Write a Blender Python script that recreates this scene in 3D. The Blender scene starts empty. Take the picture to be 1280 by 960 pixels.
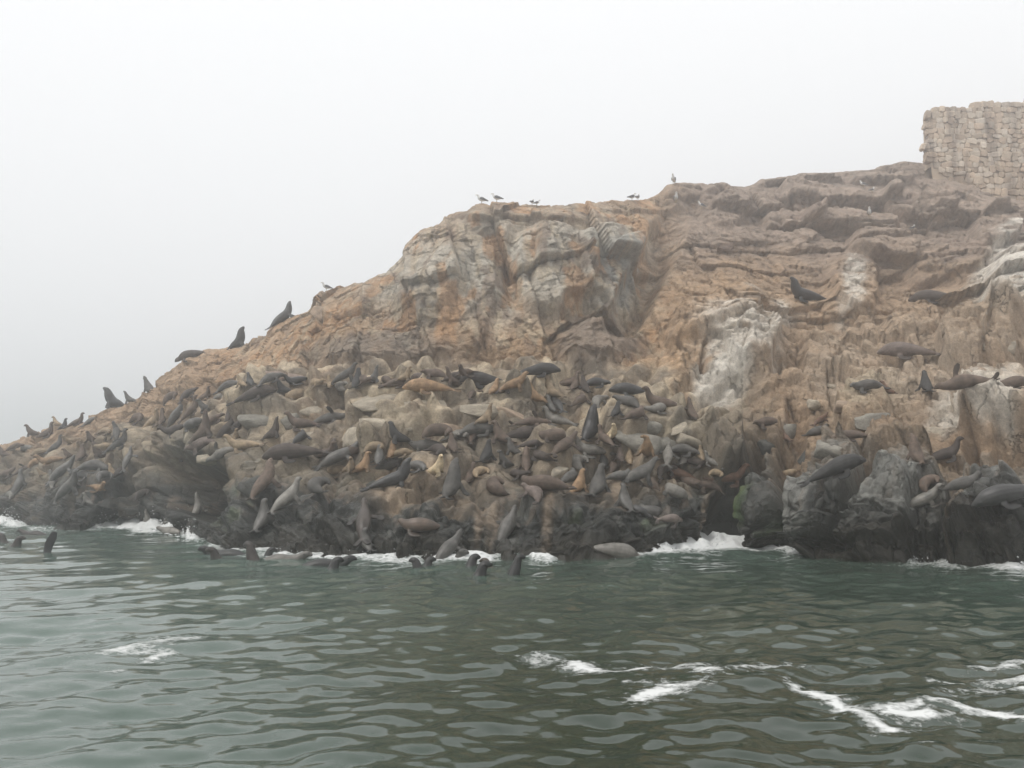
import bpy, bmesh, math, random
import numpy as np
from mathutils import Vector, Matrix
from mathutils.bvhtree import BVHTree

# ------------------------------------------------------------------ camera / light
F = 1256.0                      # focal length in photo pixels (1280 wide)
CAMZ = 2.6
HOR = 588.0                     # photo row of the horizon
PITCH = math.atan((HOR - 480.0) / F)
scene = bpy.context.scene
C = scene.collection
cam_d = bpy.data.cameras.new('camera')
cam_d.sensor_width = 36.0
cam_d.lens = 36.0 * F / 1280.0
cam_d.clip_start = 0.1
cam_d.clip_end = 5000.0
cam = bpy.data.objects.new('camera', cam_d)
C.objects.link(cam)
cam.location = (0, 0, CAMZ)
cam.rotation_euler = (math.pi / 2 + PITCH, 0, 0)
scene.camera = cam

SUN_EL, SUN_AZ = math.radians(58), math.radians(-125)   # azimuth measured from +Y, clockwise
world = bpy.data.worlds.new('World')
scene.world = world
world.use_nodes = True
nt = world.node_tree
nt.nodes.clear()
wo = nt.nodes.new('ShaderNodeOutputWorld')
bg = nt.nodes.new('ShaderNodeBackground')
sky = nt.nodes.new('ShaderNodeTexSky')
sky.sky_type = 'NISHITA'
sky.sun_disc = False
sky.sun_elevation = SUN_EL
sky.sun_rotation = SUN_AZ
sky.air_density = 1.0
sky.dust_density = 6.0
hsv = nt.nodes.new('ShaderNodeHueSaturation')
hsv.inputs['Saturation'].default_value = 0.12
mx = nt.nodes.new('ShaderNodeMixRGB')      # overcast: most of the dome is an even cloud layer
mx.inputs[0].default_value = 0.88
mx.inputs[2].default_value = (8.2, 8.27, 8.35, 1)
# cloud layer brightens steadily from the horizon to the zenith, as overcast skies do
wtc = nt.nodes.new('ShaderNodeTexCoord'); wsx = nt.nodes.new('ShaderNodeSeparateXYZ'); wmd = nt.nodes.new('ShaderNodeMath'); wmd.operation = 'MULTIPLY_ADD'
wmd.use_clamp = False; wmd.inputs[1].default_value = .45; wmd.inputs[2].default_value = 1.0
wmx = nt.nodes.new('ShaderNodeMath'); wmx.operation = 'MAXIMUM'; wmx.inputs[1].default_value = 0.0
wvs = nt.nodes.new('ShaderNodeVectorMath'); wvs.operation = 'SCALE'
nt.links.new(wtc.outputs['Generated'], wsx.inputs[0]); nt.links.new(wsx.outputs['Z'], wmx.inputs[0]); nt.links.new(wmx.outputs[0], wmd.inputs[0])
nt.links.new(sky.outputs[0], hsv.inputs['Color'])
nt.links.new(hsv.outputs[0], mx.inputs[1])
nt.links.new(mx.outputs[0], wvs.inputs[0]); nt.links.new(wmd.outputs[0], wvs.inputs['Scale']); nt.links.new(wvs.outputs[0], bg.inputs[0])
bg.inputs[1].default_value = 0.113
nt.links.new(bg.outputs[0], wo.inputs[0])

sun_d = bpy.data.lights.new('sun', 'SUN')
sun_d.energy = 1.5
sun_d.angle = math.radians(20)
sun_d.color = (1.0, 0.96, 0.9)
sun = bpy.data.objects.new('sun', sun_d)
C.objects.link(sun)
sdir = Vector((math.sin(SUN_AZ) * math.cos(SUN_EL), math.cos(SUN_AZ) * math.cos(SUN_EL), math.sin(SUN_EL)))
sun.rotation_euler = sdir.to_track_quat('Z', 'Y').to_euler()

scene.view_settings.view_transform = 'Standard'
scene.view_settings.look = 'None'
scene.view_settings.gamma = 1.0
scene.view_settings.exposure = 0.0
scene.view_settings.use_curve_mapping = False
scene.render.engine = 'CYCLES'
scene.cycles.use_denoising = True
scene.cycles.max_bounces = 7
scene.cycles.volume_bounces = 3
scene.cycles.diffuse_bounces = 3
scene.cycles.glossy_bounces = 3

HAZE_DENSITY = 0.0046

# ------------------------------------------------------------------ pixel geometry
CP, SP = math.cos(PITCH), math.sin(PITCH)
def pix_dir(px, py):
    a = (px - 640.0) / F
    b = (480.0 - py) / F
    return a, CP - b * SP, SP + b * CP          # x, y, z (works on arrays)
def at_depth(px, py, Y):
    x, y, z = pix_dir(px, py)
    k = Y / y
    return x * k, Y + 0 * px, CAMZ + z * k
def on_water(px, py, z0=0.0):
    x, y, z = pix_dir(px, py)
    k = (z0 - CAMZ) / z
    return x * k, y * k
def to_pix(X, Y, Z):
    dz = Z - CAMZ
    d = Y * CP + dz * SP
    return 640 + F * X / d, 480 - F * (-Y * SP + dz * CP) / d

# ------------------------------------------------------------------ noise helpers (numpy)
def _h(ix, iy, iz, s):
    n = (ix.astype(np.int64) * 374761393 + iy.astype(np.int64) * 668265263 + iz.astype(np.int64) * 2147483647 + s * 1274126177) & 0xFFFFFFFF
    n = ((n ^ (n >> 13)) * 1274126177) & 0xFFFFFFFF
    n = ((n ^ (n >> 16)) * 2246822519) & 0xFFFFFFFF
    n = n ^ (n >> 15)
    return (n & 0xFFFFFF).astype(np.float32) / np.float32(0xFFFFFF)
def vnoise(P, s=0):
    P = np.asarray(P, dtype=np.float32)
    i = np.floor(P).astype(np.int32)
    f = P - i
    f = f * f * f * (f * (f * 6 - 15) + 10)
    ix, iy, iz = i[:, 0], i[:, 1], i[:, 2]
    fx, fy, fz = f[:, 0], f[:, 1], f[:, 2]
    r = 0
    for a in (0, 1):
        wx = fx if a else 1 - fx
        for b in (0, 1):
            wy = fy if b else 1 - fy
            for c in (0, 1):
                wz = fz if c else 1 - fz
                r = r + _h(ix + a, iy + b, iz + c, s) * wx * wy * wz
    return r * 2 - 1
def fbm(P, octv=4, s=0, gain=0.5):
    r, a, t = 0, 1.0, 0
    P = np.asarray(P, dtype=np.float32)
    for o in range(octv):
        r = r + a * vnoise(P + 17.3 * o, s + o)
        t += a
        a *= gain
        P = P * 2.03
    return r / t
def voro(P, s=0, jit=0.95):
    """nearest jittered seed: F1, F2, offset to the seed, three hashes of the cell"""
    P = np.asarray(P, dtype=np.float32)
    base = np.floor(P).astype(np.int32)
    n = len(P)
    F1 = np.full(n, 9.0, np.float32); F2 = np.full(n, 9.0, np.float32)
    off = np.zeros((n, 3), np.float32); cid = np.zeros((n, 3), np.int32)
    for a in (-1, 0, 1):
        for b in (-1, 0, 1):
            for c in (-1, 0, 1):
                cx, cy, cz = base[:, 0] + a, base[:, 1] + b, base[:, 2] + c
                sx = cx + 0.5 + jit * (_h(cx, cy, cz, s) - 0.5)
                sy = cy + 0.5 + jit * (_h(cx, cy, cz, s + 1) - 0.5)
                sz = cz + 0.5 + jit * (_h(cx, cy, cz, s + 2) - 0.5)
                dx, dy, dz = P[:, 0] - sx, P[:, 1] - sy, P[:, 2] - sz
                d = np.sqrt(dx * dx + dy * dy + dz * dz)
                m = d < F1
                F2 = np.where(m, F1, np.minimum(F2, d))
                F1 = np.where(m, d, F1)
                off[m, 0] = dx[m]; off[m, 1] = dy[m]; off[m, 2] = dz[m]
                cid[m, 0] = cx[m]; cid[m, 1] = cy[m]; cid[m, 2] = cz[m]
    h = [_h(cid[:, 0], cid[:, 1], cid[:, 2], s + 10 + k) for k in range(4)]
    return F1, F2, off, h
def sstep(a, b, x):
    t = np.clip((x - a) / (b - a), 0, 1)
    return t * t * (3 - 2 * t)
def facets(P, s, tilt=0.6):
    F1, F2, off, h = voro(P, s)
    d = (h[0] - 0.5) * 2 + tilt * ((h[1] - 0.5) * off[:, 0] + (h[2] - 0.5) * off[:, 1] + (h[3] - 0.5) * off[:, 2]) * 2
    return d, F2 - F1, h[0]
def blocks(Q, a, b, sa, sb, s, jit=.5):
    """jointed blocks bounded by two joint sets: offset, distance to the joint, hash"""
    a = np.array(a, np.float32); a /= np.linalg.norm(a); b = np.array(b, np.float32); b /= np.linalg.norm(b)
    tb = Q @ b / sb
    z0 = np.zeros(len(Q), np.int32)
    tb = tb + .35 * jit * vnoise(np.stack([Q @ a / sa * .6, tb * .3, 0 * tb], -1), s + 3)
    ib = np.floor(tb).astype(np.int32)
    k = .6 + .8 * _h(ib, z0, z0, s + 1)
    ta = Q @ a / (sa * k) + 7 * _h(ib, z0, z0, s)
    ia = np.floor(ta).astype(np.int32)
    fa, fb = ta - ia, tb - ib
    h0 = _h(ia, ib, z0, s + 4); h1_ = _h(ia, ib, z0, s + 5); h2_ = _h(ia, ib, z0, s + 6)
    d = (h0 - .5) * 2 + (fa - .5) * (h1_ - .5) * 1.6 + (fb - .5) * (h2_ - .65) * 1.6
    e = np.minimum(np.minimum(fa, 1 - fa) * sa * k, np.minimum(fb, 1 - fb) * sb)
    return d, e, h0
def blur(A, n, axis):
    if n < 1: return A
    k = np.hanning(2 * n + 3)[1:-1]; k /= k.sum()
    pad = [(0, 0)] * A.ndim; pad[axis] = (n, n)
    B = np.pad(A, pad, mode='edge')
    out = np.zeros_like(A)
    for i, w in enumerate(k):
        sl = [slice(None)] * A.ndim; sl[axis] = slice(i, i + A.shape[axis])
        out += w * B[tuple(sl)]
    return out

# ------------------------------------------------------------------ material helpers
def new_mat(name):
    m = bpy.data.materials.new(name)
    m.use_nodes = True
    t = m.node_tree
    t.nodes.clear()
    o = t.nodes.new('ShaderNodeOutputMaterial')
    p = t.nodes.new('ShaderNodeBsdfPrincipled')
    t.links.new(p.outputs[0], o.inputs[0])
    return m, t, p
def nd(t, kind, **kw):
    n = t.nodes.new(kind)
    for k, v in kw.items():
        if k.startswith('_'):
            setattr(n, k[1:], v)
        else:
            n.inputs[k.replace('__', ' ')].default_value = v
    return n
def grid_faces(nu, nv):
    i = np.arange(nu * nv).reshape(nu, nv)
    return np.stack([i[:-1, :-1], i[1:, :-1], i[1:, 1:], i[:-1, 1:]], -1).reshape(-1, 4)
def mesh_np(name, V, Fq, smooth=True):
    me = bpy.data.meshes.new(name)
    V = np.asarray(V, np.float32); Fq = np.asarray(Fq, np.int32)
    me.vertices.add(len(V)); me.vertices.foreach_set('co', V.ravel())
    n, k = Fq.shape
    me.loops.add(n * k); me.loops.foreach_set('vertex_index', Fq.ravel())
    me.polygons.add(n)
    me.polygons.foreach_set('loop_start', np.arange(0, n * k, k, dtype=np.int32))
    me.polygons.foreach_set('loop_total', np.full(n, k, np.int32))
    me.polygons.foreach_set('use_smooth', np.full(n, smooth, bool))
    me.update(calc_edges=True)
    return me
def add_obj(name, me, mat=None, parent=None, loc=None):
    o = bpy.data.objects.new(name, me)
    C.objects.link(o)
    if mat is not None and me is not None and len(me.materials) == 0:
        me.materials.append(mat)
    if parent is not None: o.parent = parent
    if loc is not None: o.location = loc
    return o

# ------------------------------------------------------------------ the rock: profiles read off the photograph
WATER_PX = [-260, -120, 0, 40, 100, 150, 200, 235, 255, 300, 400, 500, 600, 700, 780, 850, 920, 960, 1000, 1060, 1100, 1200, 1280, 1420, 1560]
WATER_PY = [650, 650, 652, 661, 662, 657, 660, 667, 682, 691, 696, 700, 699, 698, 694, 688, 684, 686, 691, 697, 701, 706, 711, 718, 724]
# px : rows r2..r8 as (photo row, depth in metres along the view axis)
COLS = {
 -260: [(640, 54), (625, 56), (610, 57.5), (602, 58.5), (598, 60), (594, 61), (592, 62)],
 -120: [(632, 53), (612, 55), (594, 57), (586, 58), (580, 59), (575, 60), (572, 61)],
 0:    [(628, 52.0), (603, 53.5), (583, 55.3), (573, 57), (567, 58.2), (562, 59), (560, 60)],
 60:   [(630, 47.5), (602, 49), (575, 51.5), (560, 53.5), (550, 55), (542, 56.5), (538, 58)],
 100:  [(632, 45.6), (600, 47), (570, 49.5), (553, 51.5), (542, 53), (534, 54.5), (528, 56)],
 150:  [(636, 46.0), (600, 48.0), (560, 50.0), (536, 51.6), (522, 52.9), (514, 53.8), (509, 55)],
 200:  [(642, 45.0), (600, 46.4), (555, 48.2), (517, 50), (498, 50.5), (484, 52), (473, 53)],
 228:  [(645, 41.5), (600, 44.2), (554, 46.6), (505, 48.5), (480, 50), (464, 51.5), (454, 52.5)],
 255:  [(650, 38.5), (598, 40.5), (548, 43.5), (497, 47.3), (467, 49.5), (450, 51), (440, 52)],
 300:  [(648, 34.3), (590, 37.8), (530, 42), (472, 46.3), (452, 47.8), (440, 49.5), (433, 51)],
 350:  [(645, 33.0), (586, 36.7), (524, 41), (467, 44.8), (436, 46.5), (412, 48.3), (402, 50)],
 400:  [(645, 32.3), (585, 36), (520, 40), (463, 43.6), (415, 45.6), (382, 47.5), (368, 49)],
 450:  [(645, 31.8), (582, 35.4), (517, 39.4), (460, 42.8), (400, 44.8), (362, 46.8), (352, 48.5)],
 500:  [(645, 31.5), (580, 35), (515, 39), (458, 42.4), (385, 44.3), (338, 46.3), (318, 48)],
 530:  [(645, 31.4), (580, 35), (515, 39), (458, 42.3), (372, 44.2), (298, 46.0), (288, 47.8)],
 600:  [(642, 31.4), (580, 35), (515, 39), (458, 42.3), (358, 44.3), (266, 46.3), (254, 48)],
 700:  [(642, 31.4), (580, 35), (515, 39), (462, 42.3), (360, 44.4), (267, 46.5), (255, 48.6)],
 780:  [(640, 32.3), (588, 34.5), (523, 38.3), (468, 41.8), (365, 45.6), (272, 48.3), (252, 50.5)],
 830:  [(640, 33.0), (588, 35), (526, 38.2), (470, 41.0), (368, 46), (283, 50.5), (240, 55.5)],
 880:  [(640, 34.0), (590, 35.6), (530, 38.2), (470, 40.6), (376, 45.5), (293, 51.5), (229, 59.5)],
 930:  [(640, 34.6), (592, 36), (532, 38.2), (470, 40.8), (380, 45.0), (293, 53), (233, 61.5)],
 970:  [(640, 32.9), (590, 34.9), (530, 37.8), (465, 41.2), (375, 47), (288, 55.5), (222, 64.5)],
 1050: [(642, 31.0), (590, 33.2), (530, 36.8), (460, 41.2), (370, 48), (282, 57), (212, 66.5)],
 1120: [(645, 29.9), (592, 32.2), (532, 35.3), (462, 40.6), (368, 47.6), (280, 57), (201, 66.5)],
 1165: [(642, 29.6), (590, 31.8), (530, 34.6), (462, 40), (368, 46.8), (280, 56.8), (204, 66)],
 1220: [(640, 29.2), (590, 31.2), (528, 33.6), (460, 39), (365, 45.5), (285, 56), (225, 65.5)],
 1280: [(640, 28.2), (590, 30.2), (522, 32.6), (460, 37.8), (360, 44), (290, 55), (246, 65)],
 1420: [(645, 26.5), (590, 28.5), (520, 31), (455, 36), (355, 43), (285, 54), (246, 64)],
 1560: [(650, 25.5), (590, 27.5), (520, 30), (455, 35), (355, 42), (285, 53), (246, 63)],
}
SKYL = [(-260, 592), (-120, 572), (0, 558), (60, 536), (100, 527), (130, 514), (150, 509), (178, 495), (205, 470), (225, 451), (258, 438), (300, 433), (330, 417), (345, 404), (362, 396), (390, 388), (395, 364), (430, 359), (452, 352), (488, 336), (500, 322), (512, 301),
 (520, 292), (532, 287), (551, 284), (556, 266), (588, 263), (592, 253), (640, 253), (690, 257), (725, 252), (800, 250), (826, 240), (836, 229), (880, 226), (900, 230), (930, 233), (1000, 215), (1060, 211), (1105, 206), (1130, 199), (1152, 201), (1180, 208), (1220, 226), (1280, 246), (1560, 246)]
NU = 1080
PXG = np.linspace(-255, 1545, NU)
kx = sorted(COLS)
def colfun(r, c):
    return np.interp(PXG, kx, [COLS[k][r][c] for k in kx])
wpy = np.interp(PXG, WATER_PX, WATER_PY)
wx, wy = on_water(PXG, wpy)
rows = [np.stack([wx * 0.93, wy * 0.93, 0 * wx - 2.0], -1), np.stack([wx, wy, 0 * wx], -1)]
skl = np.interp(PXG, [a for a, b in SKYL], [b for a, b in SKYL])
for r in range(7):
    cpy = colfun(r, 0)
    if r == 6: cpy = skl
    if r == 5: cpy = np.maximum(cpy, skl + 5)
    if r == 4: cpy = np.maximum(cpy, skl + 10)
    x, y, z = at_depth(PXG, cpy, colfun(r, 1))
    rows.append(np.stack([x, y + 0 * x, z], -1))
sky_r = rows[-1]
back = np.interp(PXG, [0, 250, 600, 900], [3.0, 4.0, 7.0, 9.0])
drop = np.interp(PXG, [0, 250, 600, 900], [1.2, 1.0, 0.2, 0.6])
rows.append(sky_r + np.stack([0 * back, back, -drop], -1))
rows.append(sky_r * np.array([1, 1, .5]) + np.stack([0 * back, back * 3, -2.0 + 0 * back], -1))
r11 = sky_r + np.stack([0 * back, back * 4.5, 0 * back], -1); r11[:, 2] = -3
rows.append(r11)
SEG = [14, 72, 82, 90, 70, 105, 105, 62, 22, 12, 6]
R = np.stack(rows, 1)                      # NU x 12 x 3
parts = []
for k, n in enumerate(SEG):
    t = np.linspace(0, 1, n, endpoint=False)[None, :, None]
    parts.append(R[:, k:k + 1] * (1 - t) + R[:, k + 1:k + 2] * t)
parts.append(R[:, -1:])
G = np.concatenate(parts, 1)
NV = G.shape[1]
ROWV = np.cumsum([0] + SEG)
G[:, 15:] = blur(G, 5, 1)[:, 15:]
G = blur(G, 3, 0)
# base normals
du = np.gradient(G, axis=0); dv = np.gradient(G, axis=1)
N0 = np.cross(du, dv); N0 /= np.linalg.norm(N0, axis=2, keepdims=True) + 1e-9
N0 = blur(blur(N0, 14, 0), 14, 1); N0 /= np.linalg.norm(N0, axis=2, keepdims=True) + 1e-9
BPX, BPY = to_pix(G[..., 0], G[..., 1], G[..., 2])
VIDX = np.broadcast_to(np.arange(NV)[None, :], (NU, NV))
P0 = G.reshape(-1, 3)
px_, py_ = BPX.ravel(), BPY.ravel()
vi = VIDX.ravel()
front = vi <= ROWV[8] + 4

# large forms: (px, py, rx, ry, angle deg, metres outward, edge softness)
FORMS = [
 (745, 432, 54, 42, -28, 1.1, .5),      # leaning slab at the cliff foot
 (470, 440, 95, 26, 0, 0.5, .4),         # brown shelf under the ochre cliff
 (540, 350, 42, 70, 14, 0.8, .5),        # grey buttress
 (430, 375, 36, 18, -20, 0.5, .4),
 (590, 385, 34, 75, 20, 0.35, .4), (650, 330, 22, 66, 5, -0.35, .4), (690, 340, 52, 60, 6, 0.5, .25), (765, 335, 42, 52, -8, 0.6, .3), (730, 385, 35, 20, 0, -0.5, .3),
 (808, 345, 24, 85, 28, -0.9, .5),       # gully
 (800, 258, 60, 8, 0, 0.35, .3), (625, 264, 60, 7, 0, 0.25, .3), (640, 275, 90, 5, 0, -.25, .4),
 (928, 432, 58, 46, -25, 0.6, .55), (890, 395, 60, 26, -20, 0.5, .4), (985, 445, 22, 34, 10, -0.6, .4),
 (1065, 360, 36, 42, 5, 0.5, .4), (1262, 375, 36, 52, 12, 1.3, .3), (1140, 405, 40, 26, -20, 0.5, .3), (1225, 435, 50, 28, -10, 0.8, .35),
 (1040, 252, 70, 12, 3, 0.95, .16), (1140, 268, 44, 13, 8, 0.9, .18), (860, 240, 44, 9, 0, 0.3, .3), (985, 282, 34, 9, 0, 0.7, .2), (1060, 285, 60, 9, 2, 0.75, .18), (1100, 318, 46, 14, 12, 0.9, .2), (1190, 272, 60, 9, 4, .6, .2), (930, 262, 50, 8, 0, .6, .2), (1000, 228, 60, 6, -4, .6, .2), (1100, 226, 40, 6, 0, .6, .2), (1180, 330, 50, 18, -10, .6, .25), (1150, 355, 60, 14, 5, -.4, .3), (1240, 290, 30, 20, -15, .8, .25), (900, 262, 30, 24, 20, .5, .25),
 (1245, 515, 48, 32, 0, 1.1, .25), (1255, 560, 52, 24, 0, -1.3, .25),   # ledge and the recess below it
 (1080, 520, 36, 30, -25, 0.6, .3), (1130, 600, 42, 50, -12, 0.5, .3), (1040, 630, 46, 55, -15, 0.5, .3), (1083, 640, 14, 62, 22, -0.8, .4),
 (1240, 670, 62, 50, -12, 0.8, .35), (1190, 660, 12, 55, 16, -0.5, .4), (1105, 665, 40, 36, 0, 0.4, .3),
 (918, 645, 27, 46, 8, -2.3, .4), (940, 585, 13, 48, 14, -1.3, .4), (985, 560, 16, 60, 18, -0.7, .5), (962, 640, 18, 46, 0, 0.5, .4),
 (905, 565, 30, 34, -15, 0.8, .3),
 (248, 610, 40, 34, 15, -2.7, .35), (238, 560, 48, 17, -8, 0.45, .3), (172, 565, 22, 30, 10, 0.5, .4), (292, 625, 18, 50, -20, 0.3, .5),
 (490, 520, 62, 30, -14, 0.55, .2), (465, 490, 36, 16, -16, 0.4, .2), (535, 496, 34, 18, 0, 0.45, .2), (635, 500, 60, 20, 0, 0.55, .18), (325, 505, 40, 26, -10, 0.45, .25), (320, 590, 26, 40, -20, 0.5, .3),
 (800, 535, 50, 24, -10, 0.5, .25), (690, 570, 26, 22, 0, 0.4, .25), (380, 500, 34, 20, 0, 0.35, .2), (222, 470, 30, 20, -20, 0.5, .3),
]
disp = np.zeros(len(P0), np.float32)
wob = fbm(P0 / 2.2, 3, 71)
for (a, b, rx, ry, ang, dep, soft) in FORMS:
    if abs(dep) < 1.0: dep *= 1.5; soft *= .8
    ca, sa = math.cos(math.radians(ang)), math.sin(math.radians(ang))
    dx, dy = px_ - a, py_ - b
    u = (dx * ca + dy * sa) / rx; v = (-dx * sa + dy * ca) / ry
    rr = (np.abs(u) ** 3.2 + np.abs(v) ** 3.2) ** (1 / 3.2) + 0.22 * wob
    disp += dep * (1 - sstep(1 - soft, 1 + soft * 0.4, rr)) * front

# zone weights
zc = np.clip(np.interp(vi, [ROWV[1], ROWV[2], ROWV[3], ROWV[5] - 12, ROWV[5] + 6], [0, .35, 1, 1, 0]), 0, 1) * sstep(990, 900, px_)   # colony boulders
zw = np.interp(vi, [0, ROWV[1], ROWV[2], ROWV[3]], [1, 1, .9, 0])                                                            # wet foot
zcl = np.interp(vi, [ROWV[5], ROWV[5] + 20, ROWV[7] + 20, ROWV[8]], [0, 1, 1, .7]) * sstep(860, 800, px_) * sstep(220, 330, px_)     # cliff
zh = np.interp(vi, [ROWV[5], ROWV[6], ROWV[8]], [0, 1, 1]) * sstep(800, 880, px_)                                               # upper slope
zr = np.clip(1 - zc - zcl - zh, 0, 1)
# joints dip: shear the rock frame
Q = P0.copy().astype(np.float32)
wv = np.stack([fbm(P0 / 5 + 3, 3, 5), fbm(P0 / 5 + 40, 3, 6), fbm(P0 / 5 + 80, 3, 7)], -1)
Q += 0.4 * wv
Qd = Q.copy(); Qd[:, 0] = Q[:, 0] * .9 - Q[:, 2] * .42; Qd[:, 2] = Q[:, 2] * .9 + Q[:, 0] * .42
f1, e1, h1 = facets(Qd / np.array([4.2, 4.2, 4.6], np.float32), 11, 1.3)
f2, e2, h2 = facets(Qd / np.array([1.7, 1.9, 1.5], np.float32), 23, 1.2)
f3, e3, h3 = facets((Qd + .15 * wv) / np.array([.75, .8, .55], np.float32), 37, 1.1)
f4, e4, h4 = facets(Q / np.array([1.3, 1.5, 3.4], np.float32), 51, 1.0)         # upright columns
f5, e5, h5 = facets(Q / np.array([3.4, 2.6, 1.0], np.float32), 61, 1.1)         # flat courses
f6, e6, h6 = facets((Q + .1 * wv) / np.array([.34, .34, .27], np.float32), 67, 1.0)
n1 = fbm(P0 / 1.1, 5, 91); n2 = fbm(P0 / 0.22, 3, 95)
crack = lambda e, w: np.exp(-(e / w) ** 2)
Qs = Q - .1 * wv
Bc, Ec, Hc = blocks(Qs, (1, 0, .22), (-.26, 0, 1), 2.9, 5.6, 501)            # cliff: tall slabs
Bc2, Ec2, Hc2 = blocks(Qs, (1, 0, .16), (-.12, 0, 1), .95, 2.6, 511)
Bh, Eh, Hh = blocks(Q, (1, 0, .15), (-.06, 0, 1), 3.4, 1.5, 521)           # hill: low courses
Bh2, Eh2, Hh2 = blocks(Q, (1, 0, .1), (.08, 0, 1), 1.3, .62, 531)
Bs, Es, Hs = blocks(Qs, (.85, 0, .5), (-.42, 0, .85), 2.7, 1.6, 541)      # colony slabs, dipping
Bs2, Es2, Hs2 = blocks(Qs, (.8, 0, .6), (-.5, 0, .85), .85, .55, 551)
Br, Er, Hr = blocks(Qs, (.9, 0, -.45), (.42, 0, .85), 1.9, 1.9, 561)         # outcrop beyond the cleft
Br2, Er2, Hr2 = blocks(Qs, (.9, 0, -.35), (.3, 0, .9), .8, .8, 571)
disp += zr * (0.40 * f1 + 0.40 * Br + .18 * Br2 + 0.12 * f2 + .09 * f3 - 0.16 * crack(Er, .06) - .07 * crack(Er2, .04))
disp += zc * (0.34 * f1 + 0.42 * Bs + .07 * Bs2 + 0.18 * f2 + 0.05 * f3 + .42 * np.minimum(e2, .45) - 0.42 * crack(Es, .14) - .1 * crack(Es2, .05) - .12 * crack(e2, .06))
disp += zcl * (0.36 * f1 + 0.60 * Bc + 0.09 * Bc2 + .08 * f2 + .04 * f3 - .16 * crack(Ec, .06) - .03 * crack(Ec2, .03))
disp += zh * (0.34 * f1 + (0.30 + .25 * sstep(380, 460, py_)) * Bh + 0.09 * Bh2 + .08 * f2 + .04 * f3 - .12 * crack(Eh, .06) - .04 * crack(Eh2, .04))
Bf, Ef, Hf = blocks(Qs, (1, 0, .3), (-.25, 0, 1), .48, .34, 581)
Bg, Eg, Hg = blocks(Qs, (.5, .1, .85), (.85, .1, -.5), .6, .8, 591)
disp += (.03 + .02 * zw) * (1 - .7 * zcl) * Bf + .03 * Bg * (1 - zh * .5) * (1 - .6 * zcl) - .04 * crack(Ef, .025) - .04 * crack(Eg, .03)
disp += 0.03 * f6 * (1 - .5 * zcl) + 0.07 * n1 + 0.02 * n2
disp += zw * (0.18 * fbm(P0 / 0.9, 5, 101, .58) + .05 * f6 + .08 * f3 + .25 * np.minimum(e2, .4))
dg_ = disp.reshape(NU, NV); dlow = blur(blur(dg_, 12, 0), 12, 1).ravel()
sk_eff = np.max([np.interp(px_ + q, [a for a, b in SKYL], [b for a, b in SKYL]) for q in (-36, -24, -12, 0)], axis=0)
damp = np.where(px_ < 830, .15 + .85 * sstep(0, 45, py_ - sk_eff), 1)
disp = dlow * damp + (disp - dlow) * (.6 + .4 * damp)
rimk = np.where(px_ < 830, np.interp(vi, [ROWV[7] - 10, ROWV[7] + 25, ROWV[8] - 3, ROWV[9]], [1, .8, .5, .5]), np.interp(vi, [ROWV[7], ROWV[8] - 16, ROWV[8] - 3, ROWV[9]], [1, .9, .3, .5]))
disp *= np.interp(vi, [0, 14, ROWV[9], NV], [.6, 1, 1, .5]) * rimk
ND = N0.reshape(-1, 3)
kz = np.clip(.65 * zh + .35 * zcl, 0, .8)[:, None]
ND = ND * (1 - kz) + np.array([0, -1.0, 0])[None] * kz; ND /= np.linalg.norm(ND, axis=1, keepdims=True)
P = P0 + ND * disp[:, None]

# ------------------------------------------------------------------ rock colours (the stone's own stains)
def lerp(c, d, m):
    m = np.clip(m, 0, 1)[:, None]
    return c * (1 - m) + np.asarray(d)[None, :] * m
def blob(a, b, rx, ry, ang=0, soft=.6, rag=.45):
    ca, sa = math.cos(math.radians(ang)), math.sin(math.radians(ang))
    dx, dy = px_ - a, py_ - b
    r = np.sqrt(((dx * ca + dy * sa) / rx) ** 2 + ((-dx * sa + dy * ca) / ry) ** 2) + rag * big
    return 1 - sstep(1 - soft, 1 + soft, r)
big = fbm(P0 / 1.6, 4, 131)
med = fbm(P0 / 0.6, 4, 137)
fine = fbm(P0 / 0.16, 3, 141)
streak = fbm(P0 * np.array([1.4, 1.4, 0.13]) + wv * .5, 4, 151)
streak2 = fbm(P0 * np.array([3.2, 3.2, 0.22]) + wv * .5, 3, 157)
TAN = (.335, .235, .155); PINK = (.29, .225, .18); GREY = (.215, .188, .15); OCH = (.40, .265, .155); WHITE = (.64, .60, .53)
PALE = (.43, .355, .255); BRN = (.19, .135, .10); WET = (.024, .025, .022); SLATE = (.105, .106, .096); ALGA = (.024, .020, .014); GRN = (.055, .095, .025)
col = np.tile(np.array(TAN), (len(P0), 1))
col = lerp(col, PINK, np.maximum(zh * sstep(380, 300, py_), 0) * .95)
col = lerp(col, GREY, zc * (.55 + .5 * big))
col = lerp(col, PALE, zc * sstep(.0, .4, med + .5 * (h2 - .5)) * .85)
for a in [(705, 330, 105, 62, 0), (560, 335, 62, 60, 15), (490, 375, 40, 40, 20), (620, 370, 30, 60, 10), (760, 340, 50, 50, 0)]:
    col = lerp(col, (.43, .40, .34), blob(*a) * .8)
col = lerp(col, (.20, .20, .19), blob(770, 335, 32, 30) * .7)
col = lerp(col, (.20, .195, .18), blob(520, 390, 40, 34, 15) * .6)
for a in [(400, 410, 60, 30, -20), (450, 410, 70, 26, -28), (600, 430, 60, 26, 0), (560, 300, 30, 20, 0), (820, 380, 26, 70, 28), (800, 440, 34, 40, 25), (860, 450, 24, 44, 15), (690, 440, 50, 20, 0), (930, 350, 60, 36, 0), (330, 430, 46, 26, -20)]:
    col = lerp(col, OCH, blob(*a) * (.45 + .5 * streak))
col = lerp(col, BRN, zcl * sstep(.05, .36, streak) * .7)
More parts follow.
